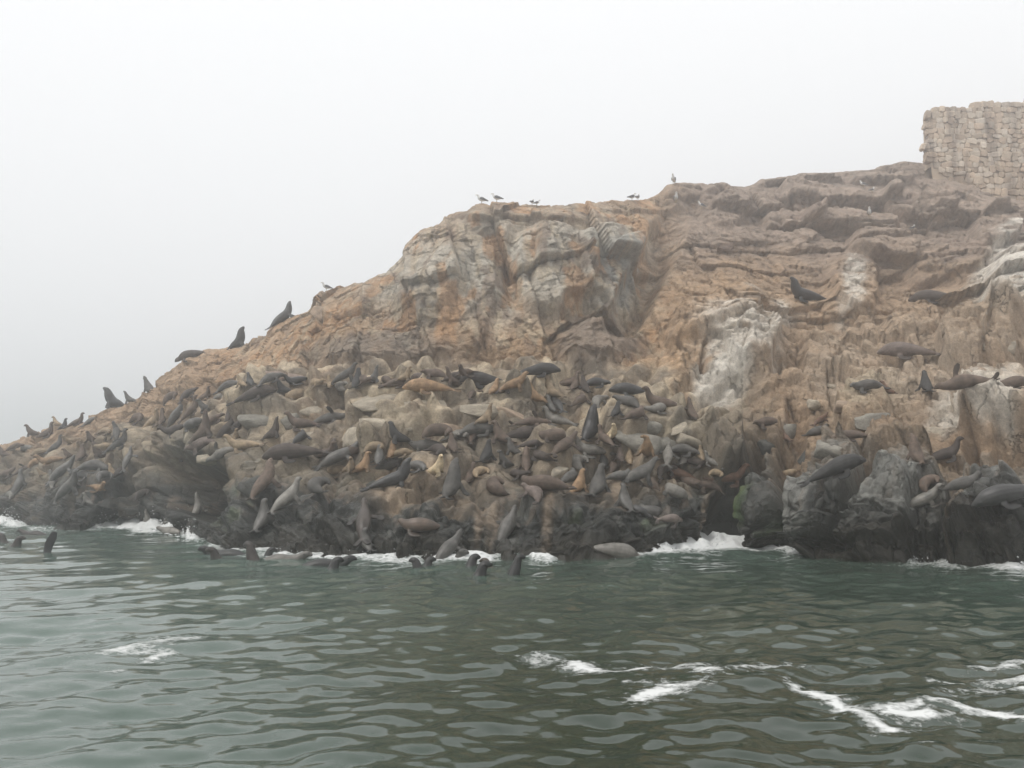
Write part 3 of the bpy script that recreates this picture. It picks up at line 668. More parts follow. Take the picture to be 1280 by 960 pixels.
def streak_px(pts, w, gain=1.0):
    global foam
    pw = [on_water(a, b) for a, b in pts]; w *= 1.4; gain *= .98
    d = np.full(XX.shape, 99.0)
    XX_, YY_ = XX + .22 * warp3, YY + .30 * warp4
    for (x0, y0), (x1, y1) in zip(pw[:-1], pw[1:]):
        vx, vy = x1 - x0, y1 - y0
        tt = np.clip(((XX_ - x0) * vx + (YY_ - y0) * vy) / (vx * vx + vy * vy + 1e-9), 0, 1)
        d = np.minimum(d, np.hypot(XX_ - x0 - tt * vx, (YY_ - y0 - tt * vy)))
    foam = np.maximum(foam, gain * (.40 * np.exp(-(d / (.7 * w)) ** 2) + .27 * np.exp(-(d / (2.4 * w)) ** 2)) * (1.0 + .9 * fn + .7 * fn2))
streak_px([(668, 818), (700, 826), (740, 835), (790, 844), (840, 834), (866, 828), (885, 842), (892, 851)], .17)
streak_px([(700, 833), (760, 840)], .12, .9)
streak_px([(800, 876), (840, 862), (872, 857), (900, 852), (940, 844), (984, 836)], .16)
streak_px([(838, 864), (880, 860)], .2, 1.1)
streak_px([(984, 852), (1010, 862), (1050, 878), (1080, 890), (1106, 908)], .12, 1.05)
streak_px([(1056, 886), (1120, 883), (1180, 880), (1240, 885), (1300, 897)], .10)
streak_px([(1118, 889), (1165, 890)], .16, 1.2)
streak_px([(1170, 853), (1230, 858), (1290, 850)], .16, .85)
streak_px([(1190, 866), (1290, 866)], .18, .8)
streak_px([(1230, 838), (1290, 832)], .15, .75)
streak_px([(136, 822), (180, 814), (215, 800)], .30, .95)
streak_px([(216, 818), (176, 832), (138, 845)], .13, .95)
streak_px([(150, 824), (214, 815)], .16, .8)
streak_px([(560, 866), (582, 866)], .05, .8)
streak_px([(640, 826), (668, 828)], .05, .7)
streak_px([(800, 858), (815, 858)], .10, 1.1)
streak_px([(50, 684), (66, 684)], .5, 1.0)
ZZ += .016 * np.clip(foam, 0, 1) * (YY < 20)
Vw = np.stack([XX, YY, ZZ], -1).reshape(-1, 3)
wm_, t, p = new_mat('sea_water')
p.inputs['IOR'].default_value = 1.333
p.inputs['Roughness'].default_value = .04
p.inputs['Specular IOR Level'].default_value = .5
tc = nd(t, 'ShaderNodeTexCoord')
mp = nd(t, 'ShaderNodeMapping'); mp.inputs['Scale'].default_value = (1.0, 1.5, 1); t.links.new(tc.outputs['Object'], mp.inputs['Vector'])
rip = nd(t, 'ShaderNodeTexNoise', Scale=5.5, Detail=4.0, Roughness=.55); t.links.new(mp.outputs[0], rip.inputs['Vector'])
bw = nd(t, 'ShaderNodeBump', Strength=.06, Distance=.05); t.links.new(rip.outputs['Fac'], bw.inputs['Height'])
fa = nd(t, 'ShaderNodeAttribute', _attribute_name='foam')
fnz = nd(t, 'ShaderNodeTexNoise', Scale=9.0, Detail=8.0, Roughness=.7); t.links.new(tc.outputs['Object'], fnz.inputs['Vector'])
fv = nd(t, 'ShaderNodeTexVoronoi', Scale=5.5, _feature='DISTANCE_TO_EDGE'); t.links.new(tc.outputs['Object'], fv.inputs['Vector'])
m1 = nd(t, 'ShaderNodeMath', _operation='MULTIPLY_ADD'); m1.inputs[1].default_value = 1.7; t.links.new(fnz.outputs['Fac'], m1.inputs[0]); t.links.new(fa.outputs['Fac'], m1.inputs[2])
m2 = nd(t, 'ShaderNodeMath', _operation='MULTIPLY_ADD'); m2.inputs[1].default_value = -.55; t.links.new(fv.outputs['Distance'], m2.inputs[0]); t.links.new(m1.outputs[0], m2.inputs[2])
fr = nd(t, 'ShaderNodeMapRange'); fr.inputs[1].default_value = 1.16; fr.inputs[2].default_value = 1.66; t.links.new(m2.outputs[0], fr.inputs[0])
gn = nd(t, 'ShaderNodeTexNoise', Scale=.12, Detail=3.0); t.links.new(tc.outputs['Object'], gn.inputs['Vector'])
ta_ = nd(t, 'ShaderNodeAttribute', _attribute_name='sheen_silt'); wc = nd(t, 'ShaderNodeMixRGB'); wc.inputs[1].default_value = (.017, .030, .017, 1); wc.inputs[2].default_value = (.09, .128, .108, 1); t.links.new(ta_.outputs['Fac'], wc.inputs[0])
mxc = nd(t, 'ShaderNodeMixRGB'); mxc.inputs[2].default_value = (.62, .63, .62, 1); t.links.new(fr.outputs[0], mxc.inputs[0]); t.links.new(wc.outputs[0], mxc.inputs[1])
t.links.new(mxc.outputs[0], p.inputs['Base Color'])
rf = nd(t, 'ShaderNodeMapRange'); rf.inputs[3].default_value = .025; rf.inputs[4].default_value = .8; t.links.new(fr.outputs[0], rf.inputs[0]); t.links.new(rf.outputs[0], p.inputs['Roughness'])
bf = nd(t, 'ShaderNodeBump', Strength=.5, Distance=.03); t.links.new(fr.outputs[0], bf.inputs['Height']); t.links.new(bw.outputs[0], bf.inputs['Normal'])
t.links.new(bf.outputs[0], p.inputs['Normal'])
mw = mesh_np('sea', Vw, grid_faces(len(ys), len(ss))[:, ::-1])
foam = np.clip(foam, 0, 1)
# sky sheen painted into the left water, plus churned, milky water off the surf
sheen_silt = np.clip(sstep(720, 60, pxw + 90 * warp) * .75 + .34 * sstep(16, 1, ds) * (YY > 14) * (YY < 62) * inten + .12 * warp + .22 * sstep(11, 20, YY), 0, 1)
a_sheen = mw.attributes.new('sheen_silt', 'FLOAT', 'POINT'); a_sheen.data.foreach_set('value', sheen_silt.astype(np.float32).ravel())
af = mw.attributes.new('foam', 'FLOAT', 'POINT'); af.data.foreach_set('value', foam.astype(np.float32).ravel())
sea = add_obj('sea', mw, wm_)
sea['kind'] = 'structure'

# ------------------------------------------------------------------ sea lion bodies
def catmull(pts, m):
    pts = np.asarray(pts, float)
    q = np.vstack([2 * pts[0] - pts[1], pts, 2 * pts[-1] - pts[-2]])
    out = []
    for i in range(1, len(q) - 2):
        for j in range(m):
            s = j / m
            out.append(.5 * (2 * q[i] + (q[i + 1] - q[i - 1]) * s + (2 * q[i - 1] - 5 * q[i] + 4 * q[i + 1] - q[i + 2]) * s * s + (3 * q[i] - q[i - 1] - 3 * q[i + 1] + q[i + 2]) * s ** 3))
    out.append(q[-2])
    return np.array(out)
def loft(bm, pts, side0, seg=14, m=4):
    """pts rows: x y z half-width half-height"""
    S = catmull(pts, m)
    c = S[:, :3]; T = np.gradient(c, axis=0); T /= np.linalg.norm(T, axis=1, keepdims=True) + 1e-9
    side = np.array(side0, float)
    rings = []
    for i in range(len(c)):
        side = side - T[i] * side.dot(T[i]); side /= np.linalg.norm(side) + 1e-9
        up = np.cross(T[i], side)
        ring = []
        for k in range(seg):
            a = 2 * math.pi * k / seg
            ring.append(bm.verts.new(c[i] + side * max(S[i, 3], .004) * math.cos(a) + up * max(S[i, 4], .004) * math.sin(a)))
        rings.append(ring)
    for r0, r1 in zip(rings[:-1], rings[1:]):
        for k in range(seg):
            bm.faces.new((r0[k], r0[(k + 1) % seg], r1[(k + 1) % seg], r1[k]))
    bm.faces.new(rings[0][::-1]); bm.faces.new(rings[-1])
    return S
def fl(root, mid, tip, w=.13, tk=.05):
    return [(*root, w * .8, tk * 1.3), (*mid, w, tk), (*[(a + b) / 2 for a, b in zip(mid, tip)], w * 1.05, tk * .75), (*tip, w * .6, tk * .6)]
def flip2(root, mid, tip, w=.13, tk=.05):
    m = lambda q: (q[0], -q[1], q[2])
    return [fl(root, mid, tip, w, tk), fl(m(root), m(mid), m(tip), w, tk)]
def sp(rows_):            # rows: x z halfwidth halfheight [y]
    return [(r[0], r[4] if len(r) > 4 else 0.0, r[1], r[2], r[3]) for r in rows_]
TAIL = [(-.62, .07, .05, .035), (-.5, .12, .12, .09), (-.3, .19, .2, .17), (-.05, .28, .245, .23)]
PT = [(-.95, .06, .05, .04), (-.75, .10, .105, .085), (-.45, .16, .17, .15), (-.1, .22, .225, .205)]
HIND = flip2((-.55, .05, .07), (-.66, .15, .03), (-.6, .32, .025), .085, .03)
PHIND = flip2((-.9, .05, .06), (-1.0, .13, .05), (-1.15, .24, .04), .11, .045)
SITF = flip2((.12, .19, .36), (.2, .29, .12), (.14, .47, .025), .12, .05)
PRF = flip2((.34, .18, .15), (.28, .36, .055), (-.12, .5, .025), .11, .045)
PO = {}
PO['sit'] = (sp(TAIL + [(.12, .46, .23, .22), (.2, .67, .165, .17), (.235, .83, .12, .125), (.28, .93, .102, .108), (.37, .965, .09, .086), (.46, .945, .054, .052), (.505, .94, .03, .03)]), SITF + HIND)
PO['sit_up'] = (sp(TAIL + [(.12, .46, .23, .22), (.2, .68, .165, .17), (.235, .86, .12, .125), (.265, .98, .10, .105), (.31, 1.07, .085, .083), (.365, 1.135, .052, .05), (.39, 1.165, .03, .03)]), SITF + HIND)
PO['turn'] = (sp(TAIL + [(.12, .46, .23, .22), (.2, .67, .165, .17), (.23, .83, .12, .125, -.02), (.25, .93, .102, .108, -.05), (.30, .965, .09, .086, -.13), (.34, .945, .054, .052, -.215), (.355, .94, .03, .03, -.255)]), SITF + HIND)
PO['prone'] = (sp(PT + [(.25, .24, .26, .235), (.48, .22, .22, .21), (.64, .19, .145, .145), (.76, .165, .112, .118), (.86, .16, .115, .115), (.95, .135, .088, .085), (1.02, .10, .05, .05), (1.06, .095, .028, .028)]), PRF + PHIND)
PO['prone_up'] = (sp(PT + [(.25, .26, .24, .22), (.45, .37, .19, .19), (.57, .53, .145, .15), (.62, .66, .115, .12), (.68, .75, .102, .105), (.78, .775, .086, .083), (.87, .755, .052, .05), (.91, .75, .028, .028)]), PRF + PHIND)
PO['crawl'] = (sp([(-.85, .08, .05, .04), (-.68, .15, .13, .1), (-.4, .27, .2, .18), (-.05, .38, .24, .22), (.25, .48, .23, .22), (.44, .62, .17, .18), (.55, .76, .125, .13), (.62, .86, .103, .108), (.71, .895, .088, .086), (.80, .88, .053, .052), (.845, .875, .03, .03)]),
               flip2((.24, .17, .4), (.3, .27, .14), (.3, .42, .025), .12, .055) + flip2((-.8, .06, .08), (-.85, .16, .03), (-.72, .33, .025), .085, .03))
PO['climb'] = (sp([(-.95, .06, .05, .04), (-.75, .11, .12, .1), (-.45, .19, .2, .18), (-.1, .23, .24, .22), (.25, .25, .225, .21), (.5, .29, .165, .165), (.68, .36, .12, .125), (.8, .43, .102, .106), (.89, .48, .086, .084), (.96, .51, .053, .052), (1.0, .53, .03, .03)]),
               flip2((.28, .18, .2), (.38, .4, .07), (.26, .6, .025), .12, .045) + PHIND)
PO['curl'] = (sp([(-.55, .06, .05, .04, -.42), (-.5, .11, .12, .1, -.25), (-.36, .19, .2, .18, -.02), (-.1, .24, .25, .23, .16), (.22, .24, .24, .22, .14), (.43, .23, .18, .18, -.02), (.48, .24, .13, .135, -.2), (.45, .24, .108, .11, -.33), (.38, .2, .09, .086, -.42), (.31, .15, .054, .052, -.49), (.28, .13, .03, .03, -.52)]),
              [fl((.3, .3, .2), (.42, .42, .08), (.35, .6, .025), .12, .045), fl((-.5, -.32, .07), (-.42, -.46, .04), (-.25, -.5, .03), .08, .03)])
PO['side'] = (sp(PT + [(.25, .22, .22, .22), (.5, .2, .17, .17), (.7, .2, .125, .13, -.05), (.82, .22, .105, .108, -.1), (.92, .2, .085, .082, -.14), (1.0, .17, .05, .05, -.17), (1.04, .16, .028, .028, -.18)]),
              [fl((.28, -.05, .36), (.2, -.1, .58), (.05, -.14, .78), .1, .04), fl((.3, -.18, .12), (.2, -.38, .05), (-.02, -.5, .025), .12, .045), fl((-.9, .02, .08), (-1.05, .0, .15), (-1.2, -.02, .27), .075, .03), fl((-.9, -.05, .06), (-1.08, -.1, .03), (-1.24, -.15, .02), .08, .03)])
PO['prone_b'] = (sp([(-.88, .06, .05, .04, -.2), (-.72, .12, .14, .11, -.1), (-.45, .2, .22, .19, 0), (-.1, .25, .26, .24, .06), (.22, .24, .25, .23, .05), (.46, .22, .19, .185, -.03), (.62, .24, .135, .14, -.12), (.71, .26, .11, .115, -.2), (.78, .25, .09, .088, -.28), (.84, .22, .054, .052, -.35), (.86, .21, .03, .03, -.385)]), PRF + [fl((-.82, -.15, .06), (-.92, -.3, .05), (-1.0, -.44, .04), .11, .045), fl((-.86, -.12, .06), (-1.0, -.2, .05), (-1.14, -.26, .04), .1, .045)])
PO['prone_c'] = (sp([(-.85, .08, .05, .04, .12), (-.68, .15, .14, .12, .08), (-.42, .24, .22, .2, 0), (-.08, .27, .265, .25, -.03), (.22, .27, .25, .23, 0), (.42, .30, .19, .19, .08), (.56, .36, .14, .145, .15), (.65, .41, .112, .117, .2), (.74, .41, .09, .088, .24), (.82, .38, .054, .052, .27), (.86, .37, .03, .03, .285)]), [fl((.28, -.2, .2), (.3, -.36, .08), (.1, -.52, .03), .13, .05), fl((.28, .2, .2), (.34, .38, .08), (.2, .56, .03), .13, .05), fl((-.8, .14, .07), (-.9, .26, .05), (-.98, .4, .04), .11, .045)])
# bulls: deep chest, maned neck, blunt upturned muzzle
BT = [(-.7, .08, .06, .05), (-.55, .15, .15, .12), (-.32, .25, .26, .23), (-.05, .37, .32, .30)]
BP = [(-1.15, .07, .06, .05), (-.93, .12, .13, .11), (-.6, .2, .21, .19), (-.15, .29, .29, .28)]
PO['bsit'] = (sp(BT + [(.13, .6, .31, .3), (.21, .85, .26, .27), (.25, 1.04, .215, .23), (.3, 1.17, .165, .18), (.38, 1.26, .125, .13), (.46, 1.33, .085, .08), (.49, 1.36, .05, .05)]),
              flip2((.14, .27, .45), (.24, .4, .15), (.16, .62, .03), .15, .06) + flip2((-.62, .07, .08), (-.74, .2, .035), (-.66, .4, .03), .1, .035))
PO['bprone'] = (sp(BP + [(.25, .35, .34, .34), (.52, .36, .33, .33), (.76, .35, .27, .28), (.98, .29, .18, .185), (1.1, .26, .13, .125), (1.19, .23, .085, .08), (1.23, .225, .05, .05)]),
                flip2((.34, .25, .2), (.26, .44, .07), (-.12, .55, .03), .13, .05) + flip2((-1.12, .06, .07), (-1.3, .13, .04), (-1.52, .2, .025), .1, .035))
PO['blie'] = (sp(BP + [(.25, .38, .32, .3), (.46, .53, .27, .27), (.57, .74, .23, .24), (.62, .92, .19, .2), (.68, 1.04, .15, .155), (.76, 1.12, .115, .115), (.84, 1.18, .08, .075), (.87, 1.21, .05, .05)]),
              flip2((.3, .25, .2), (.3, .42, .08), (.0, .56, .03), .13, .05) + flip2((-1.12, .06, .07), (-1.3, .13, .04), (-1.52, .2, .025), .1, .035))
PO['bcrawl'] = (sp([(-1.0, .09, .06, .05), (-.8, .18, .16, .13), (-.5, .32, .26, .23), (-.1, .46, .32, .29), (.25, .6, .31, .29), (.46, .8, .26, .27), (.57, 1.0, .21, .22), (.63, 1.13, .165, .17), (.7, 1.22, .125, .125), (.79, 1.27, .085, .08), (.83, 1.29, .05, .05)]),
                flip2((.26, .25, .48), (.34, .37, .17), (.3, .58, .03), .15, .06) + flip2((-.95, .07, .09), (-1.02, .2, .035), (-.9, .42, .03), .1, .035))
PO['bclimb'] = (sp([(-1.15, .07, .06, .05), (-.9, .14, .16, .13), (-.55, .25, .26, .23), (-.12, .33, .31, .29), (.28, .42, .29, .28), (.52, .58, .24, .25), (.66, .76, .2, .21), (.74, .9, .16, .165), (.82, 1.0, .12, .12), (.9, 1.05, .082, .078), (.94, 1.07, .05, .05)]),
                flip2((.3, .25, .3), (.42, .42, .1), (.32, .64, .03), .15, .06) + flip2((-1.1, .06, .07), (-1.28, .13, .04), (-1.5, .2, .025), .1, .035))
PO['bcurl'] = (sp([(-.62, .07, .06, .05, -.5), (-.58, .14, .15, .12, -.3), (-.42, .26, .26, .23, -.02), (-.1, .34, .33, .31, .2), (.25, .38, .32, .31, .18), (.48, .42, .26, .27, -.02), (.54, .45, .215, .22, -.22), (.5, .44, .165, .17, -.38), (.43, .4, .125, .12, -.48), (.36, .36, .08, .075, -.55), (.33, .34, .05, .05, -.58)]),
               [fl((.34, .36, .26), (.46, .52, .1), (.38, .74, .03), .15, .055), fl((-.56, -.38, .08), (-.46, -.55, .05), (-.26, -.6, .035), .1, .035)])
# swimmers: origin at the water surface
PO['swim'] = (sp([(-.75, -.75, .05, .04), (-.6, -.62, .13, .1), (-.4, -.45, .2, .19), (-.2, -.26, .22, .22), (-.05, -.06, .165, .17), (.0, .1, .125, .13), (.05, .2, .108, .112), (.14, .235, .092, .088), (.23, .215, .055, .053), (.275, .21, .03, .03)]), flip2((-.25, .18, -.3), (-.3, .4, -.35), (-.45, .55, -.4), .12, .045))
PO['swim_up'] = (sp([(-.5, -1.0, .05, .04), (-.42, -.8, .14, .12), (-.3, -.5, .21, .2), (-.16, -.2, .22, .21), (-.04, .08, .17, .175), (.02, .28, .128, .132), (.07, .4, .108, .112), (.16, .435, .092, .088), (.25, .415, .055, .053), (.295, .41, .03, .03)]), flip2((-.2, .18, -.3), (-.25, .4, -.35), (-.4, .55, -.4), .12, .045))
PO['swim_back'] = (sp([(-.95, -.3, .05, .04), (-.7, -.18, .13, .1), (-.4, -.08, .2, .17), (-.1, -.02, .23, .2), (.2, -.04, .22, .19), (.42, .0, .17, .165), (.58, .09, .125, .13), (.68, .15, .106, .11), (.77, .17, .09, .086), (.86, .15, .054, .052), (.9, .145, .03, .03)]), flip2((.2, .2, -.12), (.15, .42, -.2), (-.1, .55, -.25), .12, .045))
PO['flipper_up'] = (sp([(-.95, -.35, .05, .04), (-.75, -.3, .13, .1), (-.45, -.26, .21, .18), (-.1, -.24, .25, .22), (.25, -.25, .24, .21), (.5, -.27, .18, .17), (.7, -.3, .125, .13), (.83, -.32, .105, .11), (.93, -.33, .085, .08), (1.02, -.34, .05, .05)]), [fl((.2, 0, -.15), (.16, .0, .18), (.0, .0, .58), .12, .05)])

for k_ in ('curl', 'bcurl'):
    a_, b_ = PO[k_]
    PO[k_] = ([(q[0], q[1] * .72, q[2], q[3] * 1.06, q[4] * 1.06) for q in a_], [[(q[0], q[1] * .8) + tuple(q[2:]) for q in f_] for f_ in b_])
coat_m = {}
for nm, ro in (('dry_sea_lion_coat', .72), ('wet_sea_lion_coat', .38)):
    m, t, p = new_mat(nm)
    oi = nd(t, 'ShaderNodeObjectInfo'); sa = nd(t, 'ShaderNodeAttribute', _attribute_name='shade')
    tc = nd(t, 'ShaderNodeTexCoord')
    n1_ = nd(t, 'ShaderNodeTexNoise', Scale=4.0, Detail=5.0, Roughness=.6); n2_ = nd(t, 'ShaderNodeTexNoise', Scale=45.0, Detail=3.0)
    ofs = nd(t, 'ShaderNodeVectorMath', _operation='ADD'); t.links.new(tc.outputs['Object'], ofs.inputs[0]); t.links.new(oi.outputs['Location'], ofs.inputs[1])
    t.links.new(ofs.outputs[0], n1_.inputs['Vector']); t.links.new(tc.outputs['Object'], n2_.inputs['Vector'])
    mr = nd(t, 'ShaderNodeMapRange'); mr.inputs[1].default_value = .3; mr.inputs[2].default_value = .7; mr.inputs[3].default_value = .55; mr.inputs[4].default_value = 1.5
    t.links.new(n1_.outputs['Fac'], mr.inputs[0])
    mu = nd(t, 'ShaderNodeMath', _operation='MULTIPLY'); t.links.new(mr.outputs[0], mu.inputs[0]); t.links.new(sa.outputs['Fac'], mu.inputs[1])
    sc_ = nd(t, 'ShaderNodeVectorMath', _operation='SCALE'); t.links.new(oi.outputs['Color'], sc_.inputs[0]); t.links.new(mu.outputs[0], sc_.inputs['Scale'])
    t.links.new(sc_.outputs[0], p.inputs['Base Color'])
    p.inputs['Roughness'].default_value = ro
    p.inputs['Specular IOR Level'].default_value = .35
    bb = nd(t, 'ShaderNodeBump', Strength=.25, Distance=.02); t.links.new(n2_.outputs['Fac'], bb.inputs['Height']); t.links.new(bb.outputs[0], p.inputs['Normal'])
    coat_m[nm[:3]] = m

def build_pose(key):
    spine, flips = PO[key]
    bm = bmesh.new()
    S = loft(bm, spine, (0, 1, 0))
    bull = key[0] == 'b'
    fpts = []
    for f in flips:
        a, b = Vector(f[0][:3]), Vector(f[-1][:3])
        d = (b - a).normalized()
        side = Vector((1, 0, 0)) - d * d.x
        if side.length < .2: side = Vector((0, 1, 0)) - d * d.y
        fp = loft(bm, f, side.normalized(), 10, 3)
        fpts.append(fp[3:, :3])
    # ears and brow
    hd, ng = S[-13], S[-9]
    for s in (-1, 1):
        e = np.array(hd[:3]) + np.array([0, s * hd[3] * .95, hd[4] * .35])
        bmesh.ops.create_icosphere(bm, subdivisions=1, radius=.03 if not bull else .04, matrix=Matrix.Translation(Vector(e)))
    me = bpy.data.meshes.new('tmp'); bm.to_mesh(me); bm.free()
    ob = bpy.data.objects.new('tmp', me); C.objects.link(ob)
    rm = ob.modifiers.new('r', 'REMESH'); rm.mode = 'VOXEL'; rm.voxel_size = .022 if not bull else .027; rm.use_smooth_shade = True
    sm = ob.modifiers.new('s', 'SMOOTH'); sm.factor = .5; sm.iterations = 2
    dg = bpy.context.evaluated_depsgraph_get()
    out = bpy.data.meshes.new_from_object(ob.evaluated_get(dg))
    bpy.data.objects.remove(ob); bpy.data.meshes.remove(me)
    out.name = 'sea_lion_' + key
    n = len(out.vertices); V = np.empty(n * 3, np.float32); out.vertices.foreach_get('co', V); V = V.reshape(-1, 3)
    sh = np.ones(n, np.float32)
    df = np.full(n, 9.0)
    for fp in fpts:
        for q in fp: df = np.minimum(df, np.linalg.norm(V - q, axis=1))
    sh *= 1 - .62 * (1 - sstep(.06, .2, df))
    nose = S[-1, :3]; dn = np.linalg.norm(V - nose, axis=1)
    sh *= 1 - .55 * (1 - sstep(.03, .09, dn))
    mz = S[-5, :3]; sh *= 1 + .25 * (1 - sstep(.04, .12, np.linalg.norm(V - mz, axis=1)))
    eye = S[-8]
    for s in (-1, 1):
        tdir = S[-6, :3] - S[-10, :3]; tdir /= np.linalg.norm(tdir) + 1e-9
        sd = np.cross(np.array([0, 0, 1.0]), tdir); sd /= np.linalg.norm(sd) + 1e-9
        upv = np.cross(tdir, sd)
        e = eye[:3] + sd * s * eye[3] * .72 + upv * eye[4] * .5
        sh *= 1 - .85 * (1 - sstep(.016, .036, np.linalg.norm(V - e, axis=1)))
    if bull:
        ms = S[len(S) // 2 + 4:-9, :3]
        dm = np.min(np.linalg.norm(V[:, None, :] - ms[None], axis=2), axis=1)
        mane = (1 - sstep(.24, .36, dm)) * (.5 + .5 * np.sin(V[:, 0] * 40 + V[:, 2] * 37 + 6 * fbm(V * 6, 2, 3)))
        sh *= 1 + .28 * mane * (df > .2)
    a = out.attributes.new('shade', 'FLOAT', 'POINT'); a.data.foreach_set('value', sh)
    out.polygons.foreach_set('use_smooth', np.ones(len(out.polygons), bool))
    out.materials.clear(); out.materials.append(coat_m['dry'])
    return out
POSES = {k: build_pose(k) for k in PO}

CW = {'grey': 'slate grey', 'pale': 'pale grey-buff', 'tan': 'tan', 'gold': 'ginger', 'cream': 'cream', 'brown': 'brown', 'dk': 'dark brown', 'dark': 'charcoal', 'black': 'near-black', 'rose': 'pinkish brown', 'rust': 'rusty red-brown'}
PW = {'sit': 'sitting upright', 'sit_up': 'sitting with nose raised', 'turn': 'sitting with its head turned', 'prone': 'lying flat', 'prone_b': 'lying with head turned aside', 'prone_c': 'slumped with head half raised', 'prone_up': 'lying with head lifted', 'crawl': 'propped on its front flippers',
      'climb': 'stretched out climbing', 'curl': 'curled up', 'side': 'sprawled with one flipper raised', 'bsit': 'sitting with thick neck upright', 'bprone': 'lying flat', 'blie': 'lying with maned neck raised', 'bcrawl': 'heaving up on its front flippers',
      'bclimb': 'leaning up the rock edge', 'bcurl': 'curled up', 'swim': 'with only its head above water', 'swim_up': 'with head and neck above water', 'swim_back': 'with head and back awash', 'flipper_up': 'waving one flipper'}
def zone(px, py):
    if px < 205: return ('on the low end', 'sea lions on the low end of the rock')
    if px < 310: return ('around the dark overhang', 'sea lions around the dark overhang')
    if px > 940 and py < 500: return ('on the slope below the wall', 'sea lions on the slope below the wall')
    if px > 940: return ('on the outcrop past the cleft', 'sea lions on the outcrop past the cleft')
    if py > 640: return ('on wet rock above the surf', 'sea lions on the wet rock above the surf')
    if px < 575 and py < 512: return ('under the ochre cliff', 'sea lions under the ochre cliff')
    if px < 600: return ('among the pale slabs', 'sea lions among the pale slabs')
    if px < 752: return ('below the tall grey cliff', 'sea lions below the grey cliff')
    return ('below the ochre gully', 'sea lions below the ochre gully')
SPECIAL = {
 (142, 517): 'big charcoal bull sea lion hunched on the skyline of the low point', (299, 432): 'charcoal bull sea lion sitting up alone on the sloping skyline ridge',
 (356, 402): 'charcoal bull sea lion leaning up beside a rock block on the skyline ridge', (738, 547): 'near-black broad bull sea lion sitting upright among brown females',
 (545, 593): 'cream young sea lion sitting with head turned beside a tall grey bull', (565, 618): 'tall slate grey bull sea lion sitting upright beside the cream young one',
 (809, 570): 'ginger sea lion sitting up in front of a smooth grey boulder', (1006, 374): 'near-black bull sea lion lying with raised neck on the brown slope below the wall',
 (1045, 591): 'charcoal bull sea lion lying along the top of the grey outcrop', (1262, 623): 'charcoal bull sea lion lying below the overhanging pale ledge',
 (492, 605): 'charcoal bull sea lion lying with maned neck raised on wet slabs', (247, 641): 'pale grey-buff sea lion pointing its nose up inside the dark overhang',
 (770, 693): 'pale grey-buff sea lion lying on a rock shelf at the waterline', (238, 457): 'dark brown sea lion draped flat over a skyline boulder',
 (1207, 483): 'brown sea lion sprawled on the flat pale ledge with a flipper raised', (456, 657): 'dark brown sea lion climbing straight up the wet black rock',
 (417, 572): 'dark brown bull sea lion sitting upright behind a grey climbing sea lion', (368, 571): 'dark brown bull sea lion stretched flat among the pale slabs',
 (603, 480): 'charcoal bull lying flat at the cliff foot'}
def place(px, py, pose, coat, sc, M, special=None, zn=None, wet=False):
    o = bpy.data.objects.new('sea_lion', POSES[pose]); C.objects.link(o)
    o.matrix_world = M
    j = rng.uniform(.86, 1.14) * (.6 if 'swim' in pose else 1)
    o.color = (COAT[coat][0] * j, COAT[coat][1] * j, COAT[coat][2] * j, 1)
    z = zn or zone(px, py)
    sx = 'bull sea lion' if pose[0] == 'b' else ('small sea lion' if sc < .78 else 'sea lion')
    o['label'] = special or f"{CW[coat]} {sx} {PW[pose]} {z[0]}"
    o['category'] = 'sea lion'; o['coat'] = CW[coat]
    o['group'] = z[1]
    o.material_slots[0].link = 'OBJECT'
    o.material_slots[0].material = coat_m['wet' if wet else 'dry']
    return o
for (px, py, pose, hd, sc, coat), s in zip(L, spots):
    if s is None: print('no rock at', px, py); continue
    h, up, fwd, lat = s
    k = GS * sc * rng.uniform(.96, 1.04)
    org = h - up * .03
    fat = rng.uniform(1.05, 1.2) if pose[0] != 'b' else .95; a_, b_, c_ = fwd * k, lat * k * fat, up * k * (1.0 if 'sit' in pose or pose == 'turn' else fat)
    M = Matrix(((a_.x, b_.x, c_.x, org.x), (a_.y, b_.y, c_.y, org.y), (a_.z, b_.z, c_.z, org.z), (0, 0, 0, 1)))
    place(px, py, pose, coat, sc, M, SPECIAL.get((px, py)), wet=(py > 625 or (coat in ('grey', 'dark', 'black') and rng.random() < .5)))
for (px, py, pose, hd, sc, coat) in WATERL:
    py += 2; sc *= 1.12
    x, y = on_water(px, py)
    M = Matrix.Translation((x, y, .0)) @ Matrix.Rotation(math.radians(hd), 4, 'Z') @ Matrix.Scale(sc * 1.0, 4)
    z = ('off the low point' if px < 120 else ('below the overhang' if px < 430 else 'below the pale slabs'), 'sea lions swimming by the rock')
    place(px, py, pose, coat, sc, M, zn=z, wet=True)

# tell look-alikes apart: by which way they face, then by the neighbour they lie beside
SL = [(o, o.matrix_world.translation.copy()) for o in C.objects if o.name.startswith('sea_lion')]
def dups():
    d = {}
    for o, q in SL: d.setdefault(o['label'], []).append((o, q))
    return [v for v in d.values() if len(v) > 1]
for grp in dups():
    for o, q in grp:
        f = o.matrix_world.to_3x3() @ Vector((1, 0, 0)); a = math.degrees(math.atan2(f.y, f.x)) % 360
        nl = o['label'] + ' facing ' + ('inland' if 40 <= a < 140 else ('seaward' if 220 <= a < 320 else ('the low point' if 140 <= a < 220 else 'the wall end')))
        if len(nl.split()) <= 16: o['label'] = nl
for rnk in (0, 1):
    for grp in dups():
        for o, q in grp:
            nb = sorted((s_ for s_ in SL if s_[0] is not o), key=lambda s_: (s_[1] - q).length)[rnk][0]
            w_ = o['label'] + (' by a ' if rnk == 0 else ' and a ') + nb['coat'] + ' one'
            if len(w_.split()) <= 16: o['label'] = w_
for o, q in SL: del o['coat']

